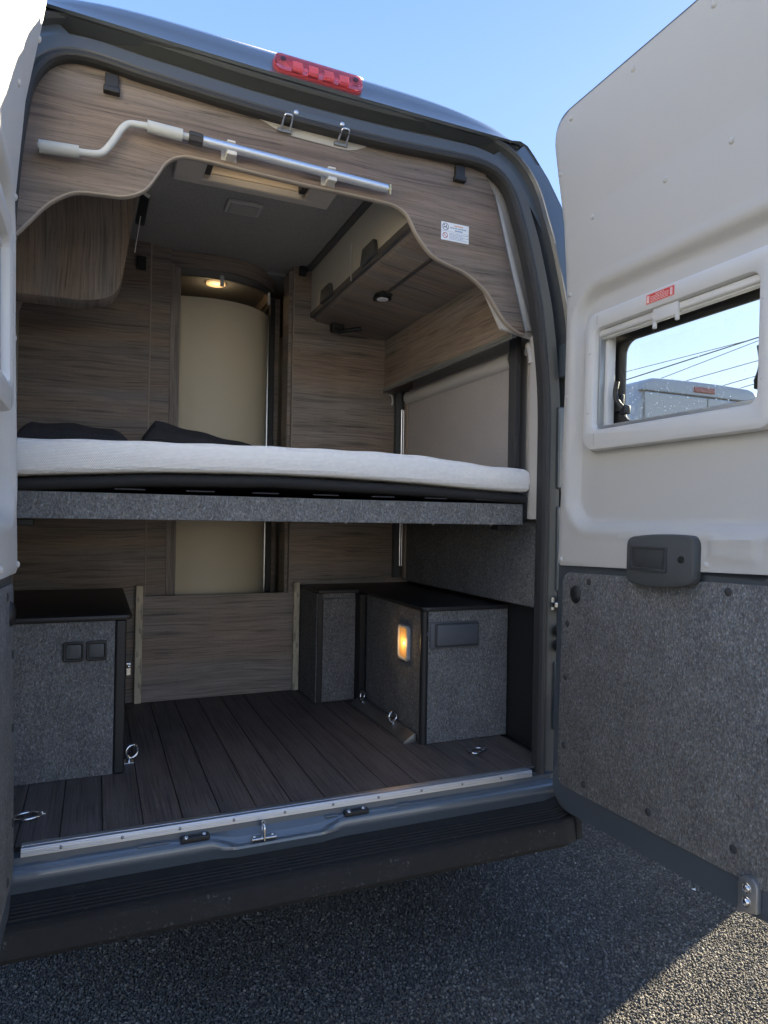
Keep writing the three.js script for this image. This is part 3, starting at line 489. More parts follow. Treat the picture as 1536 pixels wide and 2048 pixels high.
// left overhead locker
{
  const pr = new THREE.Shape(); pr.moveTo(-0.80, 2.618); pr.lineTo(-0.89, 2.28); pr.lineTo(-0.89, 2.18); pr.lineTo(-0.70, 2.18); pr.quadraticCurveTo(-0.575, 2.184, -0.545, 2.225); pr.quadraticCurveTo(-0.53, 2.245, -0.522, 2.30); pr.lineTo(-0.492, 2.50); pr.lineTo(-0.470, 2.618);
  const lk = part(van, 'overhead_locker', slab(pr, -0.92, -0.80, 0.001, 0.5), woodC, { turn: true, label: 'dark wooden locker end with a rounded foot at top left' });
  part(lk, 'edge_line', (() => { const g = box(-0.0015, 0.0015, -0.07, 0.07, -0.002, 0.003, 0.001); g.rotateZ(-0.13); g.translate(-0.472, 2.452, -0.798); return g; })(), trimSeat);
  part(lk, 'latch', (() => { const g = box(0, 0.034, -0.055, 0.055, -0.03, 0.0, 0.006); g.rotateZ(-0.16); g.translate(-0.473, 2.556, -0.80); return g; })(), black);
  part(lk, 'latch_tip', (() => { const g = box(-0.011, 0.011, -0.006, 0.006, -0.01, 0, 0.002); g.rotateZ(-0.5); g.translate(-0.443, 2.604, -0.79); return g; })(), trimSeat);
}
// lift bed
{
  const bf = part(van, 'bed_frame', box(-0.88, 0.786, 1.394, 1.467, -0.145, -0.12, 0.0025), felt, { label: 'grey felt front board of the bed' });
  part(bf, 'slat_base', gridGeo(60, 6, (u, v, i, j) => { const x = -0.86 + 1.655 * u; const top = lerpTable([[-0.8, 1.498], [-0.46, 1.522], [-0.1, 1.53], [0.37, 1.519], [0.6, 1.509], [0.8, 1.501]], x); const pr = [[-1.22, 0], [-0.6, 0], [-0.118, 0], [-0.108, -0.012], [-0.112, -0.028], [-0.13, -0.034], [-1.2, -0.05]][j]; return [x, top + pr[1], pr[0]]; }), std({ color: lin(0.022, 0.022, 0.023), roughness: 0.9 }));
  part(bf, 'side_rail', [box(-0.88, 0.79, 1.40, 1.47, -1.25, -1.22, 0.002), box(-0.89, -0.862, 1.40, 1.485, -1.22, -0.15, 0.002), box(0.755, 0.786, 1.40, 1.475, -1.22, -0.146, 0.002), box(-0.86, 0.755, 1.455, 1.464, -1.22, -0.146, 0)], black);
  part(bf, 'webbing', [0, 1, 2, 3, 4, 5, 6].map((k) => box(-0.55 + k * 0.19, -0.47 + k * 0.19, 1.4765, 1.480, -0.1225, -0.1135, 0.001)), std({ color: lin(0.04, 0.04, 0.042), roughness: 0.9 }));
  for (const x of [0.08, 0.13, 0.44, 0.665]) part(bf, 'bolt', dome(0.006, 0.8, [x, 1.3938, -0.132], [0, -1, 0.0]), chrome);
  part(bf, 'lift_bracket', box(0.705, 0.76, 1.375, 1.393, -0.20, -0.15, 0.003), black);
  part(bf, 'lift_bracket', box(-0.80, -0.75, 1.375, 1.393, -0.20, -0.15, 0.003), black);
}
// felt side box above the right cabinet
part(van, 'side_box', box(0.842, 0.904, 1.10, 1.404, -1.214, -0.128, 0.003), felt, { label: 'dark felt side box below the bed on the right' });
part(van, 'wheel_box', box(0.888, 0.904, FL, 1.098, -1.29, -0.135, 0.002), black);
// right garage cabinet
{
  const cb = part(van, 'garage_cabinet', box(0.5285, 0.8845, FL + 0.001, 1.068, -0.94, -0.354, 0.002), felt, { label: 'dark felt garage cabinet with amber lamp on the right' });
  part(cb, 'corner_post', cyl(0.0155, [0.531, FL + 0.001, -0.366], [0.531, 1.068, -0.366], 24), black);
  part(cb, 'top', slab((() => { const s = new THREE.Shape(); s.moveTo(0.316, 1.294); s.lineTo(0.324, 1.008); s.lineTo(0.516, 1.008); s.lineTo(0.516, 0.375); s.absarc(0.544, 0.375, 0.028, Math.PI, Math.PI * 1.5); s.lineTo(0.888, 0.347); s.lineTo(0.888, 1.294); return s; })(), 1.0685, 1.084, 0.003).rotateX(-Math.PI / 2), blackTop);
  const bb = part(cb, 'wheel_arch_box', box(0.318, 0.887, FL + 0.001, 1.068, -1.292, -1.02, 0.002), felt);
  part(cb, 'arch_panel', box(0.345, 0.500, FL + 0.006, 1.045, -1.0198, -1.008, 0.004), felt);
  part(cb, 'arch_border', [box(0.322, 0.3445, FL + 0.002, 1.066, -1.0199, -1.012, 0.002), box(0.5005, 0.526, FL + 0.002, 1.066, -1.0199, -0.95, 0.002)], black);
  // hatch flap on the rear face
  const lx = 0.646, ly = 0.979;
  part(cb, 'service_flap', [slab(roundRect(0.545, 0.750, 0.931, 1.028, 0.007), -0.3538, -0.345, 0.003), cyl(0.009, [0.541, 0.985, -0.3535], [0.541, 0.985, -0.347], 18)], slatePlastic, { label: 'grey rectangular service flap' });
  part(cb, 'flap_lid', slab(roundRect(0.570, 0.744, 0.942, 1.018, 0.008), -0.345, -0.338, 0.003), slatePlastic);
  part(cb, 'flap_gasket', slab((() => { const s = roundRect(0.562, 0.748, 0.936, 1.023, 0.010); s.holes.push(roundRect(0.569, 0.745, 0.941, 1.019, 0.008, THREE.Path)); return s; })(), -0.3452, -0.3435, 0.0005), rubber);
  // amber lamp on the side
  const toSide = (g) => { g.rotateY(-Math.PI / 2); g.translate(0.5282, 0, 0); return g; };
  part(cb, 'lamp_frame', toSide(slab((() => { const s = roundRect(-0.574, -0.478, 0.858, 0.995, 0.016); s.holes.push(roundRect(-0.562, -0.494, 0.870, 0.983, 0.010, THREE.Path)); return s; })(), 0, 0.014, 0.004)), std({ color: lin(0.45, 0.46, 0.45), roughness: 0.4 }));
  part(cb, 'lamp_lens', toSide(slab(roundRect(-0.561, -0.495, 0.871, 0.982, 0.009), 0.002, 0.012, 0.004)), phy({ color: lin(0.8, 0.46, 0.16), emissive: lin(1.0, 0.45, 0.12), emissiveIntensity: 0.034, roughness: 0.3 }), { label: 'glowing amber lamp lens' });
  part(cb, 'lamp_bulb', (() => { const g = new THREE.SphereGeometry(0.008, 16, 10); g.scale(0.5, 1, 1); g.translate(0.5163, 0.925, -0.512); return g; })(), std({ color: lin(1, 0.8, 0.5), emissive: lin(1.0, 0.66, 0.25), emissiveIntensity: 0.26 }));
  const pl = new THREE.PointLight(new THREE.Color(1, 0.6, 0.25), 0.0022, 0, 2); const o = origin.get(van); pl.position.set(0.49 - o.x, 0.925 - o.y, -0.525 - o.z); pl.castShadow = true; pl.shadow.radius = 1; pl.name = 'amber_light'; van.add(pl);
  // load rail with two eye bolts
  const rl = part(van, 'load_rail', exX([[0, 0], [0, 0.003], [0, 0.003]], 0, 0.001), aluDark);
  rl.geometry.dispose();
  rl.geometry = (() => { const s = new THREE.Shape(); s.moveTo(0.462, FL + 0.0005); s.lineTo(0.462, FL + 0.006); s.lineTo(0.500, FL + 0.032); s.lineTo(0.5125, FL + 0.032); s.lineTo(0.5125, FL + 0.0005); const g = slab(s, -0.955, -0.385, 0.0015); uvMetres(g); const q = origin.get(van); g.translate(-q.x, -q.y, -q.z); return g; })();
  for (const [z, ry] of [[-0.885, 0.7], [-0.555, 0.2]]) part(rl, 'eye_bolt', [ring(0.0185, 0.0052, [0.492, FL + 0.052, z], 0, ry, 0), cyl(0.006, [0.494, FL + 0.018, z], [0.493, FL + 0.036, z], 12), cyl(0.011, [0.494, FL + 0.020, z], [0.4935, FL + 0.027, z], 6)], chrome);
}
// left garage cabinet
{
  const cb = part(van, 'garage_cabinet', box(-0.898, -0.532, FL + 0.001, 1.070, -1.27, -0.440, 0.002), felt, { label: 'dark felt garage cabinet with two black sockets on the left' });
  part(cb, 'corner_post', box(-0.5315, -0.498, FL - 0.0005, 1.072, -0.475, -0.436, 0.008, 2), black);
  part(cb, 'side_panel', box(-0.531, -0.512, FL + 0.004, 1.068, -1.27, -0.4755, 0.003), darkPlastic);
  part(cb, 'side_door', box(-0.5118, -0.493, FL + 0.06, 1.045, -1.22, -0.56, 0.010, 2), black);
  part(cb, 'door_catch', [box(-0.4928, -0.476, 0.86, 0.905, -0.60, -0.575, 0.003), dome(0.007, 0.8, [-0.484, 0.892, -0.5745], [0, 0, 1])], chrome);
  part(cb, 'top', slab((() => { const s = new THREE.Shape(); s.moveTo(-0.902, 0.428); s.lineTo(-0.512, 0.428); s.absarc(-0.508, 0.454, 0.026, -Math.PI / 2, 0); s.lineTo(-0.482, 1.27); s.lineTo(-0.902, 1.27); return s; })(), 1.0725, 1.088, 0.003).rotateX(-Math.PI / 2), blackTop);
  for (const x of [-0.6515, -0.5855]) {
    part(cb, 'socket_frame', slab((() => { const s = roundRect(x - 0.030, x + 0.030, 0.947, 1.009, 0.007); s.holes.push(roundRect(x - 0.0225, x + 0.0225, 0.9555, 1.0005, 0.006, THREE.Path)); return s; })(), -0.4398, -0.431, 0.0025), black);
    part(cb, 'socket_lid', slab(roundRect(x - 0.0218, x + 0.0218, 0.9562, 0.9998, 0.005), -0.4398, -0.4335, 0.002), darkPlastic);
  }
  part(van, 'eye_bolt', [ring(0.0205, 0.0055, [-0.470, FL + 0.036, -0.535], 0, 0.35, 0), cyl(0.007, [-0.480, FL, -0.537], [-0.478, FL + 0.016, -0.536], 12), box(-0.497, -0.463, FL + 0.0002, FL + 0.005, -0.56, -0.515, 0.001)], chrome);
}
// folding lashing rings in the floor
for (const [x, z, a] of [[0.668, -0.211, 0.5], [-0.752, -0.18, 0.1]]) part(van, 'lashing_ring', [(() => { const g = new THREE.TorusGeometry(0.026, 0.004, 10, 36); g.rotateX(Math.PI / 2); g.scale(1.25, 1, 0.9); g.rotateY(a); g.translate(x, FL + 0.0085, z); return g; })(), box(x + 0.024, x + 0.046, FL, FL + 0.008, z - 0.022, z - 0.004, 0.002), dome(0.006, 0.8, [x + 0.035, FL + 0.0078, z - 0.013], [0, 1, 0])], chrome);

// ------------------------------------------------------------------ the two rear doors
const xDoor = (y) => lerpTable([[0.5, 0.747], [1.28, 0.762], [1.82, 0.778], [2.14, 0.783], [2.38, 0.766], [2.56, 0.736], [2.75, 0.708]], y);
function rearDoor(s, dx, label) {
  const dr = subgroup(van, 'rear_door', [s * 0.86, 0.5, 0.06], label);
  // (a, y, h): a = distance out from the hinge, y = height, h = towards the van's middle
  const map = (g) => {
    g = g.index ? g.toNonIndexed() : g; const p = g.attributes.position;
    for (let i = 0; i < p.count; i++) { const a = p.getX(i), y = p.getY(i), h = p.getZ(i); p.setXYZ(i, s * (xDoor(y) + dx - h), y, a); }
    g.deleteAttribute('normal'); if (g.attributes.uv) g.deleteAttribute('uv');
    if (s < 0) flip(g);
    return toCreasedNormals(g, 0.6);
  };
  const put = (name, g, m, opt) => part(dr, name, Array.isArray(g) ? merge(g.map((q) => { q = map(q); return q; })) : map(g), m, opt);
  const fine = (shape, z0, z1, bevel = 0.002) => slab(shape, z0, z1, bevel);
  const A0 = 0.062, A1 = 0.905, Y0 = 0.495, Y1 = 2.708;
  const hole = [0.212, 0.808, 1.690, 2.002];
  // metal door body in horizontal bands so that it follows the bent tail
  const body = [];
  {
    const corner = (y) => { const r = 0.075, yt = Y1 - r, yb = Y0 + r; const d = y > yt ? y - yt : y < yb ? yb - y : 0; return r - Math.sqrt(Math.max(0, r * r - d * d)); };
    const ys = []; for (let k = 0; k <= 10; k++) ys.push(Y0 + 0.075 * (1 - Math.cos(k / 10 * Math.PI / 2))); for (let y = 0.62; y < Y1 - 0.08; y += 0.06) ys.push(y); for (let k = 0; k <= 10; k++) ys.push(Y1 - 0.075 + 0.075 * Math.sin(k / 10 * Math.PI / 2));
    for (const v of [hole[2], hole[3]]) ys.push(v); ys.sort((p, q) => p - q);
    const as = [0, 0.004, 0.02, 0.08, 0.12, 0.1785, 0.3, 0.5, 0.7, 0.8848, 0.95, 0.985, 1].map((t) => t);
    const sheet = (h, cut) => gridGeo(as.length - 1, ys.length - 1, (u, v, i, j) => { const c = corner(ys[j]); let a = A0 + c + (A1 - A0 - 2 * c) * as[i]; if (i === 5) a = hole[0]; if (i === 9) a = hole[1]; if (i < 5) a = Math.min(a, hole[0] - 0.001 * (5 - i)); const e = i === 0 || i === as.length - 1 ? -0.010 : i === 1 || i === as.length - 2 ? -0.002 : 0; const deep = h > -0.05 && i > 2 && i < as.length - 3 && ys[j] > 1.31 && ys[j] < 2.62 ? -0.042 : 0; return [a, ys[j], h + (h > -0.05 ? e : 0) + deep]; }, cut ? (u, v) => { const i = Math.floor(u * (as.length - 1)), j = Math.floor(v * (ys.length - 1)); const y = (ys[j] + ys[j + 1]) / 2; return i >= 5 && i < 9 && y > hole[2] && y < hole[3]; } : null);
    body.push(sheet(-0.014, true), flip(sheet(-0.105, true)));
    const rim = [...ys.map((y) => [A0 + corner(y), y]), ...[...ys].reverse().map((y) => [A1 - corner(y), y]), [A0 + corner(ys[0]), ys[0]]];
    body.push(gridGeo(rim.length - 1, 1, (u, v, i, j) => [rim[i][0], rim[i][1], j ? -0.105 : -0.024]));
    const hr = [[hole[0], hole[2]], [hole[1], hole[2]], [hole[1], hole[3]], [hole[0], hole[3]], [hole[0], hole[2]]];
    body.push(gridGeo(4, 1, (u, v, i, j) => [hr[i][0], hr[i][1], j ? -0.105 : -0.014]));
  }
  for (const g of body) { const p = g.attributes.position; for (let i = 0; i < p.count; i++) { const y = p.getY(i); p.setY(i, y + 0.045 * Math.max(0, p.getX(i) - 0.1) * (1 - sst(0.5, 1.1, y))); } }
  put('door_panel', body, paintMatt);
  // pale upper trim with a soft recess round the window
  {
    const T0 = 0.078, T1 = 0.895, U0 = 1.268, U1 = 2.692, r = 0.075;
    const nu = 96, nv = 150;
    const recess = (a, y) => { const cx = 0.52, cy = 1.762, hx = 0.395, hy = 0.368, rr = 0.10; const qx = Math.abs(a - cx) - hx + rr, qy = Math.abs(y - cy) - hy + rr; const d = Math.hypot(Math.max(qx, 0), Math.max(qy, 0)) + Math.min(Math.max(qx, qy), 0) - rr; return -0.030 * (1 - sst(-0.024, 0.010, d)) + 0.003 * Math.exp(-Math.pow((d - 0.022) / 0.012, 2)); };
    const emboss = (a, y) => { const d = Math.max(Math.abs(a - 0.737) - 0.066, Math.abs(y - 1.350) - 0.029); return 0.005 * (1 - sst(-0.006, 0.004, d)); };
    const g = gridGeo(nu + 2, nv + 2, (u, v, i, j) => {
      const jj = clamp(j - 1, 0, nv), ii = clamp(i - 1, 0, nu);
      let y = U0 + (U1 - U0) * (jj / nv); const d = y > U1 - r ? y - (U1 - r) : 0, c = r - Math.sqrt(Math.max(0, r * r - d * d)), cb = y < U0 + 0.012 ? 0.012 - Math.sqrt(Math.max(0, 0.012 ** 2 - (U0 + 0.012 - y) ** 2)) : 0;
      const seamY = lerpTable([[0.07, 0], [0.85, 0.032]], 0); y += 0.034 * ((T0 + (T1 - T0) * ii / nu) - 0.09) * (1 - sst(1.28, 1.5, y)) * 1.15;
      const a = T0 + c + cb + (T1 - T0 - 2 * c - 2 * cb) * (ii / nu);
      const edge = i === 0 || j === 0 || i === nu + 2 || j === nv + 2;
      const ed = Math.min(a - T0 - c, T1 - c - a, y - U0);
      return [a, y, edge ? -0.0135 : recess(a, y) + emboss(a, y) - 0.004 * (1 - sst(0, 0.012, ed))];
    }, (u, v) => { const a = T0 + (T1 - T0) * u, y = U0 + (U1 - U0) * v; return a > 0.235 && a < 0.785 && y > 1.705 && y < 1.985; });
    put('trim_panel', g, trim, { label: 'pale grey plastic trim of the upper door' });
  }
  const rivets = [[0.434, 2.66], [0.17, 2.665], [0.715, 2.33], [0.508, 2.33], [0.218, 2.345], [0.092, 2.53], [0.098, 2.144], [0.10, 1.815], [0.095, 1.288], [0.398, 1.298], [0.66, 1.308], [0.86, 1.9], [0.70, 2.655], [0.87, 1.316]];
  for (const [a, y] of rivets) put('rivet', dome(0.0085, 0.75, [a, y, -0.001], [0, 0, 1]), trim);
  // lower felt panel
  put('felt_panel', (() => { const f = slab(roundRect(0.098, 0.885, 0.572, 1.246, 0.035), -0.0138, -0.0075, 0.0025); const p = f.attributes.position; for (let i = 0; i < p.count; i++) { const a = p.getX(i), y = p.getY(i); p.setY(i, y + 0.036 * (a - 0.098)); } return f; })(), felt, { label: 'dark felt panel of the lower door' });
  for (const [a, y] of [[0.225, 1.226], [0.128, 1.085], [0.126, 0.916], [0.128, 0.70], [0.226, 0.612], [0.488, 0.634], [0.752, 0.655], [0.72, 1.248], [0.84, 0.93]]) put('felt_clip', dome(0.0105, 0.4, [a, y, -0.0078], [0, 0, 1]), rubber);
  put('plug', (() => { const g = new THREE.SphereGeometry(0.024, 24, 12); g.scale(1, 1.18, 0.45); g.translate(0.165, 1.182, -0.0075); return g; })(), black);
  // window: outer frame, blind casing, reveal, pane
  put('window_frame', (() => { const sh = roundRect(0.178, 0.842, 1.626, 2.052, 0.052); sh.holes.push(roundRect(0.226, 0.785, 1.690, 1.997, 0.026, THREE.Path)); return [slab(sh, -0.034, 0.006, 0.013)]; })(), trimSeat, { label: 'white plastic frame of the door window' });
  put('frame_joint', [box(0.2365, 0.2385, 1.640, 1.678, 0.0045, 0.0064, 0), box(0.2365, 0.2385, 2.009, 2.038, 0.0045, 0.0064, 0), box(0.192, 0.2135, 1.925, 1.927, 0.0045, 0.0064, 0), box(0.192, 0.2135, 1.741, 1.743, 0.0045, 0.0064, 0), box(0.798, 0.828, 1.925, 1.927, 0.0045, 0.0064, 0), box(0.798, 0.828, 1.741, 1.743, 0.0045, 0.0064, 0)], std({ color: lin(0.40, 0.40, 0.39), roughness: 0.6 }));
  put('window_reveal', [box(0.222, 0.246, 1.69, 1.997, -0.064, -0.034, 0.004), box(0.765, 0.79, 1.69, 1.997, -0.064, -0.034, 0.004), box(0.246, 0.765, 1.690, 1.703, -0.064, -0.034, 0.002)], trimSeat);
  put('blind_casing', [box(0.228, 0.783, 1.974, 1.996, -0.044, -0.010, 0.006, 2), box(0.232, 0.780, 1.968, 1.975, -0.036, -0.018, 0.003)], trimSeat);
  put('blind_grip', [box(0.452, 0.542, 1.962, 1.998, -0.012, -0.003, 0.003), box(0.452, 0.463, 1.944, 1.965, -0.012, -0.004, 0.002), box(0.531, 0.542, 1.948, 1.965, -0.012, -0.004, 0.002)], trimSeat);
  put('side_track', [box(0.2262, 0.234, 1.692, 1.99, -0.034, -0.014, 0.001), box(0.228, 0.783, 1.6902, 1.700, -0.034, -0.010, 0.002)], std({ color: lin(0.36, 0.38, 0.39), roughness: 0.4, metalness: 0.5 }));
  put('pane_border', (() => { const sh = roundRect(0.214, 0.806, 1.692, 2.0, 0.04); sh.holes.push(roundRect(0.262, 0.772, 1.716, 1.962, 0.042, THREE.Path)); return slab(sh, -0.092, -0.080, 0.001); })(), std({ color: lin(0.035, 0.035, 0.034), roughness: 0.5 }));
  put('pane', slab(roundRect(0.252, 0.780, 1.708, 1.984, 0.04), -0.088, -0.086, 0), phy({ color: lin(0.93, 0.97, 0.98), roughness: 0.06, transmission: 1, thickness: 0, ior: 1.49 }), { label: 'clear wet window pane' });
  for (const a of [0.285, 0.742]) {
    const f = a < 0.5 ? 1 : -1;
    put('window_latch', [box(a - 0.034 * f - 0.02, a - 0.034 * f + 0.02, 1.748, 1.80, -0.079, -0.066, 0.004), tube([[a + 0.004 * f, 1.752, -0.058], [a - 0.012 * f, 1.775, -0.050], [a - 0.018 * f, 1.80, -0.046], [a - 0.012 * f, 1.835, -0.046]], 0.0075, 24, 8), box(a - 0.012, a + 0.014, 1.735, 1.762, -0.079, -0.056, 0.004)], black);
  }
  if (s > 0) {
    const cv = document.createElement('canvas'); cv.width = 320; cv.height = 96; const c = cv.getContext('2d');
    c.fillStyle = '#d8453c'; c.fillRect(0, 0, 320, 96); c.fillStyle = '#f2e6e2'; c.strokeStyle = '#f2e6e2'; c.lineWidth = 2; c.strokeRect(5, 5, 310, 86);
    for (let k = 0; k < 2; k++) { const x = k ? 272 : 10; c.fillRect(x, 14, 26, 68); c.fillStyle = '#d8453c'; for (let q = 0; q < 5; q++) c.fillRect(x + 6, 20 + q * 12, 14, 4); c.fillStyle = '#f2e6e2'; }
    for (let r = 0; r < 5; r++) for (let i = 0, x = 50 + (r ? 0 : 60); x < 250 - (r ? 0 : 60); i++) { const w = 6 + 16 * hash(i, r, 9); c.fillRect(x, 14 + r * 15, w, 6); x += w + 5; }
    const t = new THREE.CanvasTexture(cv); t.colorSpace = THREE.SRGBColorSpace;
    const lg = new THREE.PlaneGeometry(0.100, 0.027); const uv = lg.attributes.uv; const p = lg.attributes.position;
    for (let i = 0; i < p.count; i++) { const a = 0.489 + p.getX(i), y = 2.026 + p.getY(i); p.setXYZ(i, s * (xDoor(y) + dx - 0.0068), y, a); }
    for (let i = 0; i < uv.count; i++) uv.setX(i, uv.getX(i));
    lg.computeVertexNormals();
    part(dr, 'sticker', lg, std({ map: t, roughness: 0.5 }), { keepUV: true, label: 'small red sticker with white print' });
    // rain drops on the outside of the pane
    const dg = new THREE.SphereGeometry(1, 8, 6), im = new THREE.InstancedMesh(dg, phy({ color: lin(1, 1, 1), roughness: 0.02, transmission: 1, thickness: 0.002, ior: 1.33 }), 620);
    const M = new THREE.Matrix4(), o = origin.get(dr), Q = new THREE.Quaternion();
    for (let i = 0; i < 620; i++) {
      const lower = rnd() < 0.72, a = 0.262 + 0.51 * rnd(), y = lower ? 1.715 + 0.12 * rnd() * (0.7 + 0.6 * rnd()) : 1.715 + 0.26 * rnd(), r = 0.0005 + 0.0013 * Math.pow(rnd(), 3);
      M.compose(new THREE.Vector3(s * (xDoor(y) + dx + 0.0885) - o.x, y - o.y, a - o.z), Q, new THREE.Vector3(r * 0.6, r * (1 + 0.3 * rnd()), r)); im.setMatrixAt(i, M);
    }
    im.name = 'rain_drops'; im.userData = { kind: 'stuff', label: 'rain drops on the pane' }; dr.add(im);
  }
  // latch housing across the seam
  if (s > 0) {
  put('latch_housing', slab((() => { const q = new THREE.Shape(); q.moveTo(0.436, 1.242); q.quadraticCurveTo(0.525, 1.232, 0.62, 1.252); q.quadraticCurveTo(0.645, 1.258, 0.645, 1.28); q.lineTo(0.645, 1.355); q.quadraticCurveTo(0.645, 1.378, 0.622, 1.379); q.quadraticCurveTo(0.525, 1.384, 0.436, 1.372); q.quadraticCurveTo(0.411, 1.370, 0.411, 1.346); q.lineTo(0.411, 1.266); q.quadraticCurveTo(0.411, 1.244, 0.436, 1.242); return q; })(), -0.008, 0.024, 0.008), darkPlastic);
  put('latch_handle', [slab((() => { const q = roundRect(0.428, 0.560, 1.280, 1.348, 0.005); q.holes.push(roundRect(0.438, 0.548, 1.288, 1.340, 0.004, THREE.Path)); return q; })(), 0.0235, 0.0275, 0.001), box(0.440, 0.546, 1.290, 1.338, 0.0236, 0.0252, 0.0005)], std({ color: lin(0.055, 0.058, 0.06), roughness: 0.45 }));
  put('lock_button', cyl(0.009, [0.606, 1.318, 0.023], [0.606, 1.318, 0.026], 18), black);
  }
  // striker bracket at the foot
  put('foot_bracket', slab((() => { const q = new THREE.Shape(); q.moveTo(0.776, 0.528); q.lineTo(0.824, 0.545); q.lineTo(0.824, 0.60); q.quadraticCurveTo(0.822, 0.620, 0.80, 0.618); q.quadraticCurveTo(0.776, 0.612, 0.776, 0.592); return q; })(), -0.0135, 0.006, 0.003), std({ color: lin(0.42, 0.43, 0.44), roughness: 0.4, metalness: 0.8 }));
  for (const y of [0.562, 0.592]) put('bracket_bolt', [dome(0.0085, 0.8, [0.800, y, 0.006], [0, 0, 1]), ring(0.0105, 0.0014, [0.800, y, 0.0062])], chrome);
  return dr;
}
rearDoor(1, 0.024, 'right rear door swung open, with a clear window pane');
rearDoor(-1, 0, 'left rear door swung open, its top lit by the sun');

// wheels, hidden under the body
for (const s of [-1, 1]) for (const z of [-1.15, -5.0]) {
  const w = subgroup(van, 'wheel', [s * 0.88, 0.34, z]);
  const ty = new THREE.LatheGeometry([[0.2, -0.1], [0.31, -0.11], [0.335, -0.08], [0.34, 0], [0.335, 0.08], [0.31, 0.11], [0.2, 0.1]].map(([r, y]) => new THREE.Vector2(r, y)), 40); ty.rotateZ(Math.PI / 2); ty.translate(s * 0.88, 0.34, z);
  part(w, 'tyre', ty, rubber);
  part(w, 'rim', cyl(0.205, [s * 0.80, 0.34, z], [s * 0.96, 0.34, z], 32), aluDark);
}

// ------------------------------------------------------------------ things in the van
// awning crank clipped to the board
{
  const Z = -0.058;
  const ck = thing('awning_crank', 'light grey cranked handle with a long aluminium rod on the wooden board', 'crank handle', [-0.26, 2.44, Z]);
  part(ck, 'bent_rod', tube([[-0.665, 2.3555, Z], [-0.64, 2.3565, Z], [-0.606, 2.362, Z], [-0.588, 2.378, Z], [-0.568, 2.41, Z], [-0.551, 2.441, Z], [-0.533, 2.4585, Z], [-0.505, 2.4625, Z], [-0.46, 2.465, Z]], 0.0092, 90, 14, false, 0.5), greyEnamel);
  part(ck, 'end_grip', [cyl(0.0165, [-0.748, 2.3495, Z], [-0.654, 2.3555, Z], 28, 0.0155), cyl(0.009, [-0.752, 2.3493, Z], [-0.748, 2.3495, Z], 18)], gripPlastic);
  part(ck, 'sliding_grip', [cyl(0.0160, [-0.487, 2.4635, Z], [-0.395, 2.4605, Z], 28), cyl(0.0165, [-0.487, 2.4635, Z], [-0.483, 2.4634, Z], 28), cyl(0.0092, [-0.395, 2.4605, Z], [-0.376, 2.4600, Z], 16)], gripPlastic);
  part(ck, 'collar', [cyl(0.0158, [-0.378, 2.460, Z], [-0.340, 2.4585, Z], 28), ...[0, 1, 2, 3, 4, 5, 6, 7].map((k) => { const a = k * Math.PI / 4; return cyl(0.0022, [-0.375, 2.46 + 0.0158 * Math.sin(a), Z + 0.0158 * Math.cos(a)], [-0.343, 2.4587 + 0.0158 * Math.sin(a), Z + 0.0158 * Math.cos(a)], 6); })], rubber);
  part(ck, 'tube', cyl(0.0132, [-0.341, 2.4585, Z], [0.222, 2.4385, Z], 32), alu);
  part(ck, 'hook_end', [cyl(0.005, [0.221, 2.4386, Z], [0.236, 2.438, Z], 12), cyl(0.0035, [0.233, 2.454, Z], [0.233, 2.422, Z], 10)], brass);
  const bd = van.children.find((m) => m.name === 'header_board');
  for (const x of [-0.262, 0.038]) { const y = 2.4585 - (x + 0.341) * 0.0355; part(bd, 'crank_clip', [box(x - 0.022, x + 0.022, y - 0.024, y + 0.018, -0.0908, -0.0865, 0.001), box(x - 0.012, x + 0.012, y + 0.0125, y + 0.018, -0.0866, -0.048, 0.002), box(x - 0.012, x + 0.016, y - 0.024, y - 0.0125, -0.0866, -0.046, 0.003)], clipPlastic); }
}
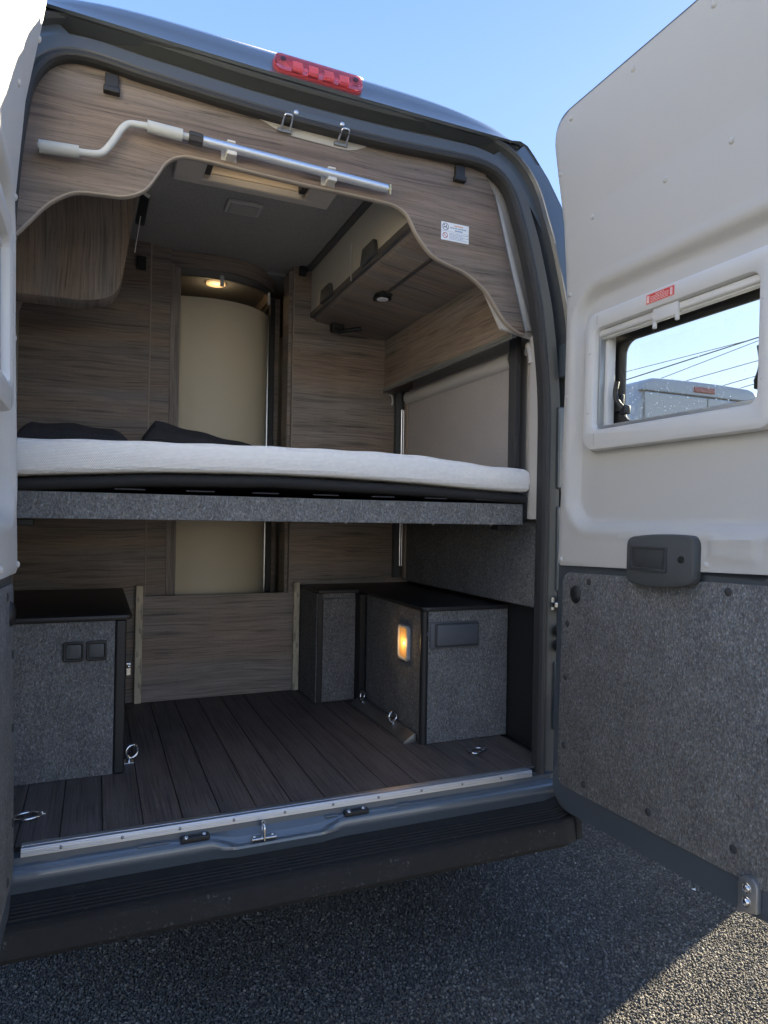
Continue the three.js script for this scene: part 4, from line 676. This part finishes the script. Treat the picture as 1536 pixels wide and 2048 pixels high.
// mattress
{
  const mt = thing('mattress', 'white knit-covered foam mattress lying on the lift bed', 'mattress', [0, 1.51, -0.66]);
  const top = [[-0.88, 1.600], [-0.79, 1.603], [-0.526, 1.612], [-0.326, 1.615], [-0.093, 1.619], [0.129, 1.620], [0.30, 1.619], [0.42, 1.614], [0.50, 1.606], [0.60, 1.596], [0.68, 1.592], [0.80, 1.589]], bot = [[-0.88, 1.50], [-0.788, 1.506], [-0.649, 1.516], [-0.46, 1.528], [-0.297, 1.533], [-0.092, 1.536], [0.131, 1.534], [0.373, 1.526], [0.579, 1.515], [0.80, 1.507]];
  const sm = (tab, x) => (lerpTable(tab, x - 0.05) + 2 * lerpTable(tab, x) + lerpTable(tab, x + 0.05)) / 4;
  const nx = 150, nr = 64, z0 = -1.21, z1 = -0.092, X0 = -0.885, X1 = 0.806;
  const g = gridGeo(nx, nr, (u, v, i, j) => {
    const x = X0 + (X1 - X0) * u, de = Math.min(x - X0, X1 - x), R = 0.03, e = de < R ? 1 - Math.sqrt(Math.max(0, 1 - (1 - de / R) ** 2)) : 0;
    const yt = sm(top, x) + 0.0012 * Math.sin(x * 37) + 0.0006 * (pn(x * 9 + 20, v * 6, 400, 6, 77) - 0.5), yb = sm(bot, x), h = yt - yb, r = 0.018;
    // perimeter of a rounded rectangle in (z, y)
    const W = z1 - z0, per = [[z0 + r, yb, W - 2 * r, 0], [0], [0]], P = v * 4; let z, y;
    const c = (cx, cy, a) => [cx + r * Math.cos(a), cy + r * Math.sin(a)];
    const seg = Math.min(7, Math.floor(v * 8)), f = v * 8 - seg;
    if (seg === 0) { z = z0 + r + (W - 2 * r) * f; y = yb; } else if (seg === 1) [z, y] = c(z1 - r, yb + r, -Math.PI / 2 + f * Math.PI / 2); else if (seg === 2) { z = z1 + 0.003 * Math.sin(f * Math.PI) + 0.0010 * (pn(x * 14 + 30, f * 3, 400, 64, 78) - 0.5) * Math.sin(f * Math.PI); y = yb + r + (h - 2 * r) * f; } else if (seg === 3) [z, y] = c(z1 - r, yt - r, f * Math.PI / 2); else if (seg === 4) { z = z1 - r - (W - 2 * r) * f; y = yt; } else if (seg === 5) [z, y] = c(z0 + r, yt - r, Math.PI / 2 + f * Math.PI / 2); else if (seg === 6) { z = z0; y = yt - r - (h - 2 * r) * f; } else [z, y] = c(z0 + r, yb + r, Math.PI + f * Math.PI / 2);
    const mz = (z0 + z1) / 2, my = (yt + yb) / 2, k = e * 0.55; const lim = Math.min(1, 0.03 / (Math.abs(z - mz) + 1e-6));
    return [x, y + (my - y) * k, z + (mz - z) * k * lim];
  });
  const caps = [0, 1].map((e) => { const q = gridGeo(1, 1, (u, v) => { const x = e ? X1 : X0; return [x, (1 - v) * (sm(bot, x) + 0.027) + v * (sm(top, x) - 0.027), z0 + 0.02 + (z1 - z0 - 0.04) * u]; }); return e ? flip(q) : q; });
  const knit = tex(256, 256, (u, v) => { const U = u * 24, V = v * 24, r = Math.floor(V), du = (U + (r & 1) * 0.5) % 1 - 0.5, dv = V % 1 - 0.5; return clamp(1.15 - 2.1 * Math.hypot(du, dv)) * 0.8 + 0.2 * N(u, v, 60, 60, 7); }, false, 0.108, 0.094);
  const kc = tex(256, 256, (u, v) => { const U = u * 24, V = v * 24, r = Math.floor(V), du = (U + (r & 1) * 0.5) % 1 - 0.5, dv = V % 1 - 0.5; const k = 0.90 + 0.07 * clamp(1.2 - 2.2 * Math.hypot(du, dv)) + 0.03 * N(u, v, 12, 12, 8); return [k * 0.98, k * 0.975, k * 0.96]; }, true, 0.108, 0.094);
  part(mt, 'cover', [toCreasedNormals(g, 1.2), ...caps.map((q) => { q.computeVertexNormals(); return q; })], std({ map: kc, bumpMap: knit, bumpScale: 0.0006, roughness: 0.95 }));
}
// two dark cushions behind the mattress edge
{
  const cloth = std({ map: tex(256, 256, (u, v) => { const k = 0.85 + 0.2 * (N(u, v, 128, 128, 301) - 0.5) + 0.1 * (N(u, v, 10, 10, 302) - 0.5); return [0.235 * k, 0.24 * k, 0.265 * k]; }, true, 0.3, 0.3), roughness: 0.95 });
  const cush = (name, label, x0, x1, z0, z1, topFn) => {
    const t = thing(name, label, 'cushion', [(x0 + x1) / 2, 1.612, (z0 + z1) / 2]);
    const base = (x) => 1.610 + 0.006 * Math.cos(x * 2);
    const bodyG = (s, off) => gridGeo(40, 30, (u, v) => { const x = x0 + (x1 - x0) * u, z = z0 + (z1 - z0) * v; const e = Math.pow(clamp(Math.min(u, 1 - u) * (x1 - x0) / 0.05), 0.5) , f = Math.pow(clamp(Math.min(v, 1 - v) * (z1 - z0) / 0.05), 0.5); const k = e * f; return [x, base(x) + topFn(x) * (s > 0 ? 0.55 + 0.45 * k : 0.55 - 0.53 * k) + 0.003 * Math.sin(x * 40 + z * 23) * k, z]; });
    part(t, 'cover', [toCreasedNormals(bodyG(1), 1.3), flip(bodyG(-1)).clone()].map((g) => { g.computeVertexNormals(); return g; }), cloth);
    const rim = []; for (let k = 0; k <= 24; k++) rim.push([x0 + (x1 - x0) * k / 24, 0, z1]); for (let k = 1; k <= 16; k++) rim.push([x1, 0, z1 + (z0 - z1) * k / 16]); for (let k = 1; k <= 24; k++) rim.push([x1 + (x0 - x1) * k / 24, 0, z0]); for (let k = 1; k < 16; k++) rim.push([x0, 0, z0 + (z1 - z0) * k / 16]);
    part(t, 'piping', tube(rim.map(([x, y, z]) => [x, base(x) + topFn(x) * 0.55, z]), 0.004, 160, 6, true), cloth);
  };
  cush('cushion', 'flat dark cushion lying on the mattress beside the left wall', -0.87, -0.463, -1.18, -0.86, (x) => lerpTable([[-0.9, 0.132], [-0.67, 0.134], [-0.54, 0.118], [-0.46, 0.085]], x));
  cush('cushion', 'wedge-shaped dark grey cushion in front of the cream shower door', -0.437, 0.075, -1.16, -0.90, (x) => lerpTable([[-0.44, 0.140], [-0.385, 0.168], [-0.21, 0.132], [0.035, 0.085], [0.08, 0.05]], x));
}

// ------------------------------------------------------------------ beyond the doors
// a scrap of white paper on the asphalt
{
  const sc = thing('paper_scrap', 'tiny white paper scrap lying on the shaded asphalt under the door', 'paper scrap', [1.544, 0.006, -0.05]);
  const q = new THREE.Shape(); q.moveTo(1.536, 0.056); q.lineTo(1.554, 0.053); q.lineTo(1.541, 0.040);
  part(sc, 'paper', slab(q, 0.006, 0.0072, 0.0002).rotateX(-Math.PI / 2), white);
}
// another high-roof van, seen through the wet window
{
  const bx = 4.98, bz = -3.1;
  const nv = thing('high_roof_van', 'silver-grey high-roof van seen through the wet door window', 'van', [bx, 0, bz - 2.7]);
  const silver = phy({ color: lin(0.26, 0.28, 0.30), roughness: 0.45, metalness: 0.3, clearcoat: 0.8, clearcoatRoughness: 0.1 });
  const sec = [[-0.985, 0.42], [-1.01, 0.65], [-1.02, 1.0], [-1.01, 1.4], [-0.985, 1.8], [-0.955, 2.15], [-0.925, 2.36], [-0.88, 2.52], [-0.80, 2.68]];
  const full = [...sec, ...[...sec].reverse().map(([x, y]) => [-x, y])];
  const sh = new THREE.Shape(); full.forEach(([x, y], i) => i ? sh.lineTo(bx + x, y) : sh.moveTo(bx + x, y)); sh.closePath();
  part(nv, 'body', slab(sh, bz - 5.2, bz, 0.05, 0.5), silver);
  part(nv, 'roof', (() => { const q = new THREE.Shape(); q.moveTo(bx - 0.80, 2.66); q.quadraticCurveTo(bx - 0.79, 2.79, bx - 0.62, 2.815); q.quadraticCurveTo(bx, 2.84, bx + 0.62, 2.815); q.quadraticCurveTo(bx + 0.79, 2.79, bx + 0.80, 2.66); return slab(q, bz - 5.1, bz - 0.02, 0.04, 0.5); })(), silver);
  part(nv, 'roof_joint', box(bx - 0.83, bx + 0.83, 2.668, 2.680, bz - 0.05, bz + 0.012, 0.004), darkPlastic);
  part(nv, 'brake_lamp', box(bx - 0.14, bx + 0.14, 2.71, 2.77, bz - 0.05, bz - 0.005, 0.012, 2), std({ color: lin(0.22, 0.035, 0.04), roughness: 0.3 }));
  for (const s of [-1, 1]) {
    const d = part(nv, 'rear_door', box(bx + (s < 0 ? -0.80 : 0.006), bx + (s < 0 ? -0.006 : 0.80), 0.52, 2.655, bz + 0.001, bz + 0.03, 0.02, 2), silver);
    part(d, 'window', box(bx + s * 0.40 - 0.27, bx + s * 0.40 + 0.27, 1.68, 2.02, bz + 0.0305, bz + 0.042, 0.02, 2), std({ color: lin(0.02, 0.022, 0.025), roughness: 0.08 }));
    part(nv, 'tail_lamp', box(bx + s * 0.90 - 0.07, bx + s * 0.90 + 0.07, 0.85, 1.45, bz - 0.02, bz + 0.02, 0.015, 2), std({ color: lin(0.40, 0.03, 0.03), roughness: 0.2 }));
    for (const z of [bz - 1.1, bz - 4.4]) { const w = subgroup(nv, 'wheel', [bx + s * 0.88, 0.34, z]); const ty = new THREE.LatheGeometry([[0.2, -0.1], [0.31, -0.11], [0.34, -0.06], [0.34, 0.06], [0.31, 0.11], [0.2, 0.1]].map(([r, y]) => new THREE.Vector2(r, y)), 32); ty.rotateZ(Math.PI / 2); ty.translate(bx + s * 0.90, 0.34, z); part(w, 'tyre', ty, rubber); part(w, 'rim', cyl(0.205, [bx + s * 0.83, 0.34, z], [bx + s * 0.99, 0.34, z], 24), alu); }
  }
  part(nv, 'rear_bumper', box(bx - 0.98, bx + 0.98, 0.36, 0.52, bz - 0.05, bz + 0.12, 0.03, 2), bumperMat);
}
// a closed box trailer beside the van: its shadow edge crosses the asphalt
{
  const x0 = 2.0, x1 = 3.4, z1 = -0.449, z0 = -2.75;
  const bt = thing('box_trailer', 'low closed box trailer parked between the two vans', 'trailer', [2.7, 0, -1.6]);
  const tm = std({ color: lin(0.22, 0.23, 0.24), roughness: 0.5, metalness: 0.3 });
  part(bt, 'box_body', box(x0, x1, 0.42, 1.30, z0, z1, 0.015, 2), tm);
  part(bt, 'lid', box(x0 - 0.02, x1, 1.302, 1.42, z0, z1 , 0.04, 3), darkPlastic);
  for (const s of [0, 1]) { const w = subgroup(bt, 'wheel', [s ? 3.52 : 1.88, 0.28, -1.6]); const ty = new THREE.LatheGeometry([[0.16, -0.08], [0.26, -0.08], [0.28, -0.04], [0.28, 0.04], [0.26, 0.08], [0.16, 0.08]].map(([r, y]) => new THREE.Vector2(r, y)), 32); ty.rotateZ(Math.PI / 2); ty.translate(s ? 3.50 : 1.90, 0.28, -1.6); part(w, 'tyre', ty, rubber); part(w, 'rim', cyl(0.165, [s ? 3.44 : 1.84, 0.28, -1.6], [s ? 3.56 : 1.96, 0.28, -1.6], 24), alu); }
  part(bt, 'axle', cyl(0.03, [1.9, 0.28, -1.6], [3.5, 0.28, -1.6], 12), black);
  part(bt, 'axle_mount', [box(2.15, 2.25, 0.28, 0.425, -1.66, -1.54, 0.005), box(3.15, 3.25, 0.28, 0.425, -1.66, -1.54, 0.005)], black);
  part(bt, 'drawbar', [cyl(0.035, [2.7, 0.40, -2.7], [2.7, 0.40, -3.5], 12), cyl(0.02, [2.7, 0.002, -3.3], [2.7, 0.40, -3.3], 12)], black);
}
// overhead cables in the distance
{
  const cm = std({ color: lin(0.06, 0.06, 0.065), roughness: 0.7 });
  const ends = [[[9, 4.55, -14], [16, 6.6, -6.0]], [[9, 4.15, -12.5], [16, 6.9, -6.4]], [[9, 3.72, -12], [16, 7.15, -6.1]], [[9, 3.9, -10.6], [16, 6.25, -6.2]], [[9, 3.55, -10.2], [16, 6.0, -6.1]], [[9, 3.45, -9.9], [16, 5.8, -6.0]]];
  ends.forEach(([a, b], k) => {
    const A = new THREE.Vector3(...a), B = new THREE.Vector3(...b), D = B.clone().sub(A), p0 = A.clone().addScaledVector(D, -1.2), p1 = A.clone().addScaledVector(D, 2.2), mid = p0.clone().lerp(p1, 0.5); 
    const g = thing('overhead_cable', 'thin dark overhead cable crossing the sky behind the wet door window', 'cable', [mid.x, mid.y, mid.z], 'overhead cables seen through the window');
    const pts = []; for (let i = 0; i <= 12; i++) { const t = i / 12, q = p0.clone().lerp(p1, t); q.y += 0.5 * (t * t - t); pts.push([q.x, q.y, q.z]); }
    part(g, 'wire', tube(pts, k === 1 ? 0.014 : 0.008, 40, 6), cm);
  });
}
scene.traverse((o) => { if (o.isMesh) { o.castShadow = true; o.receiveShadow = true; } });
renderer.render(scene, camera);
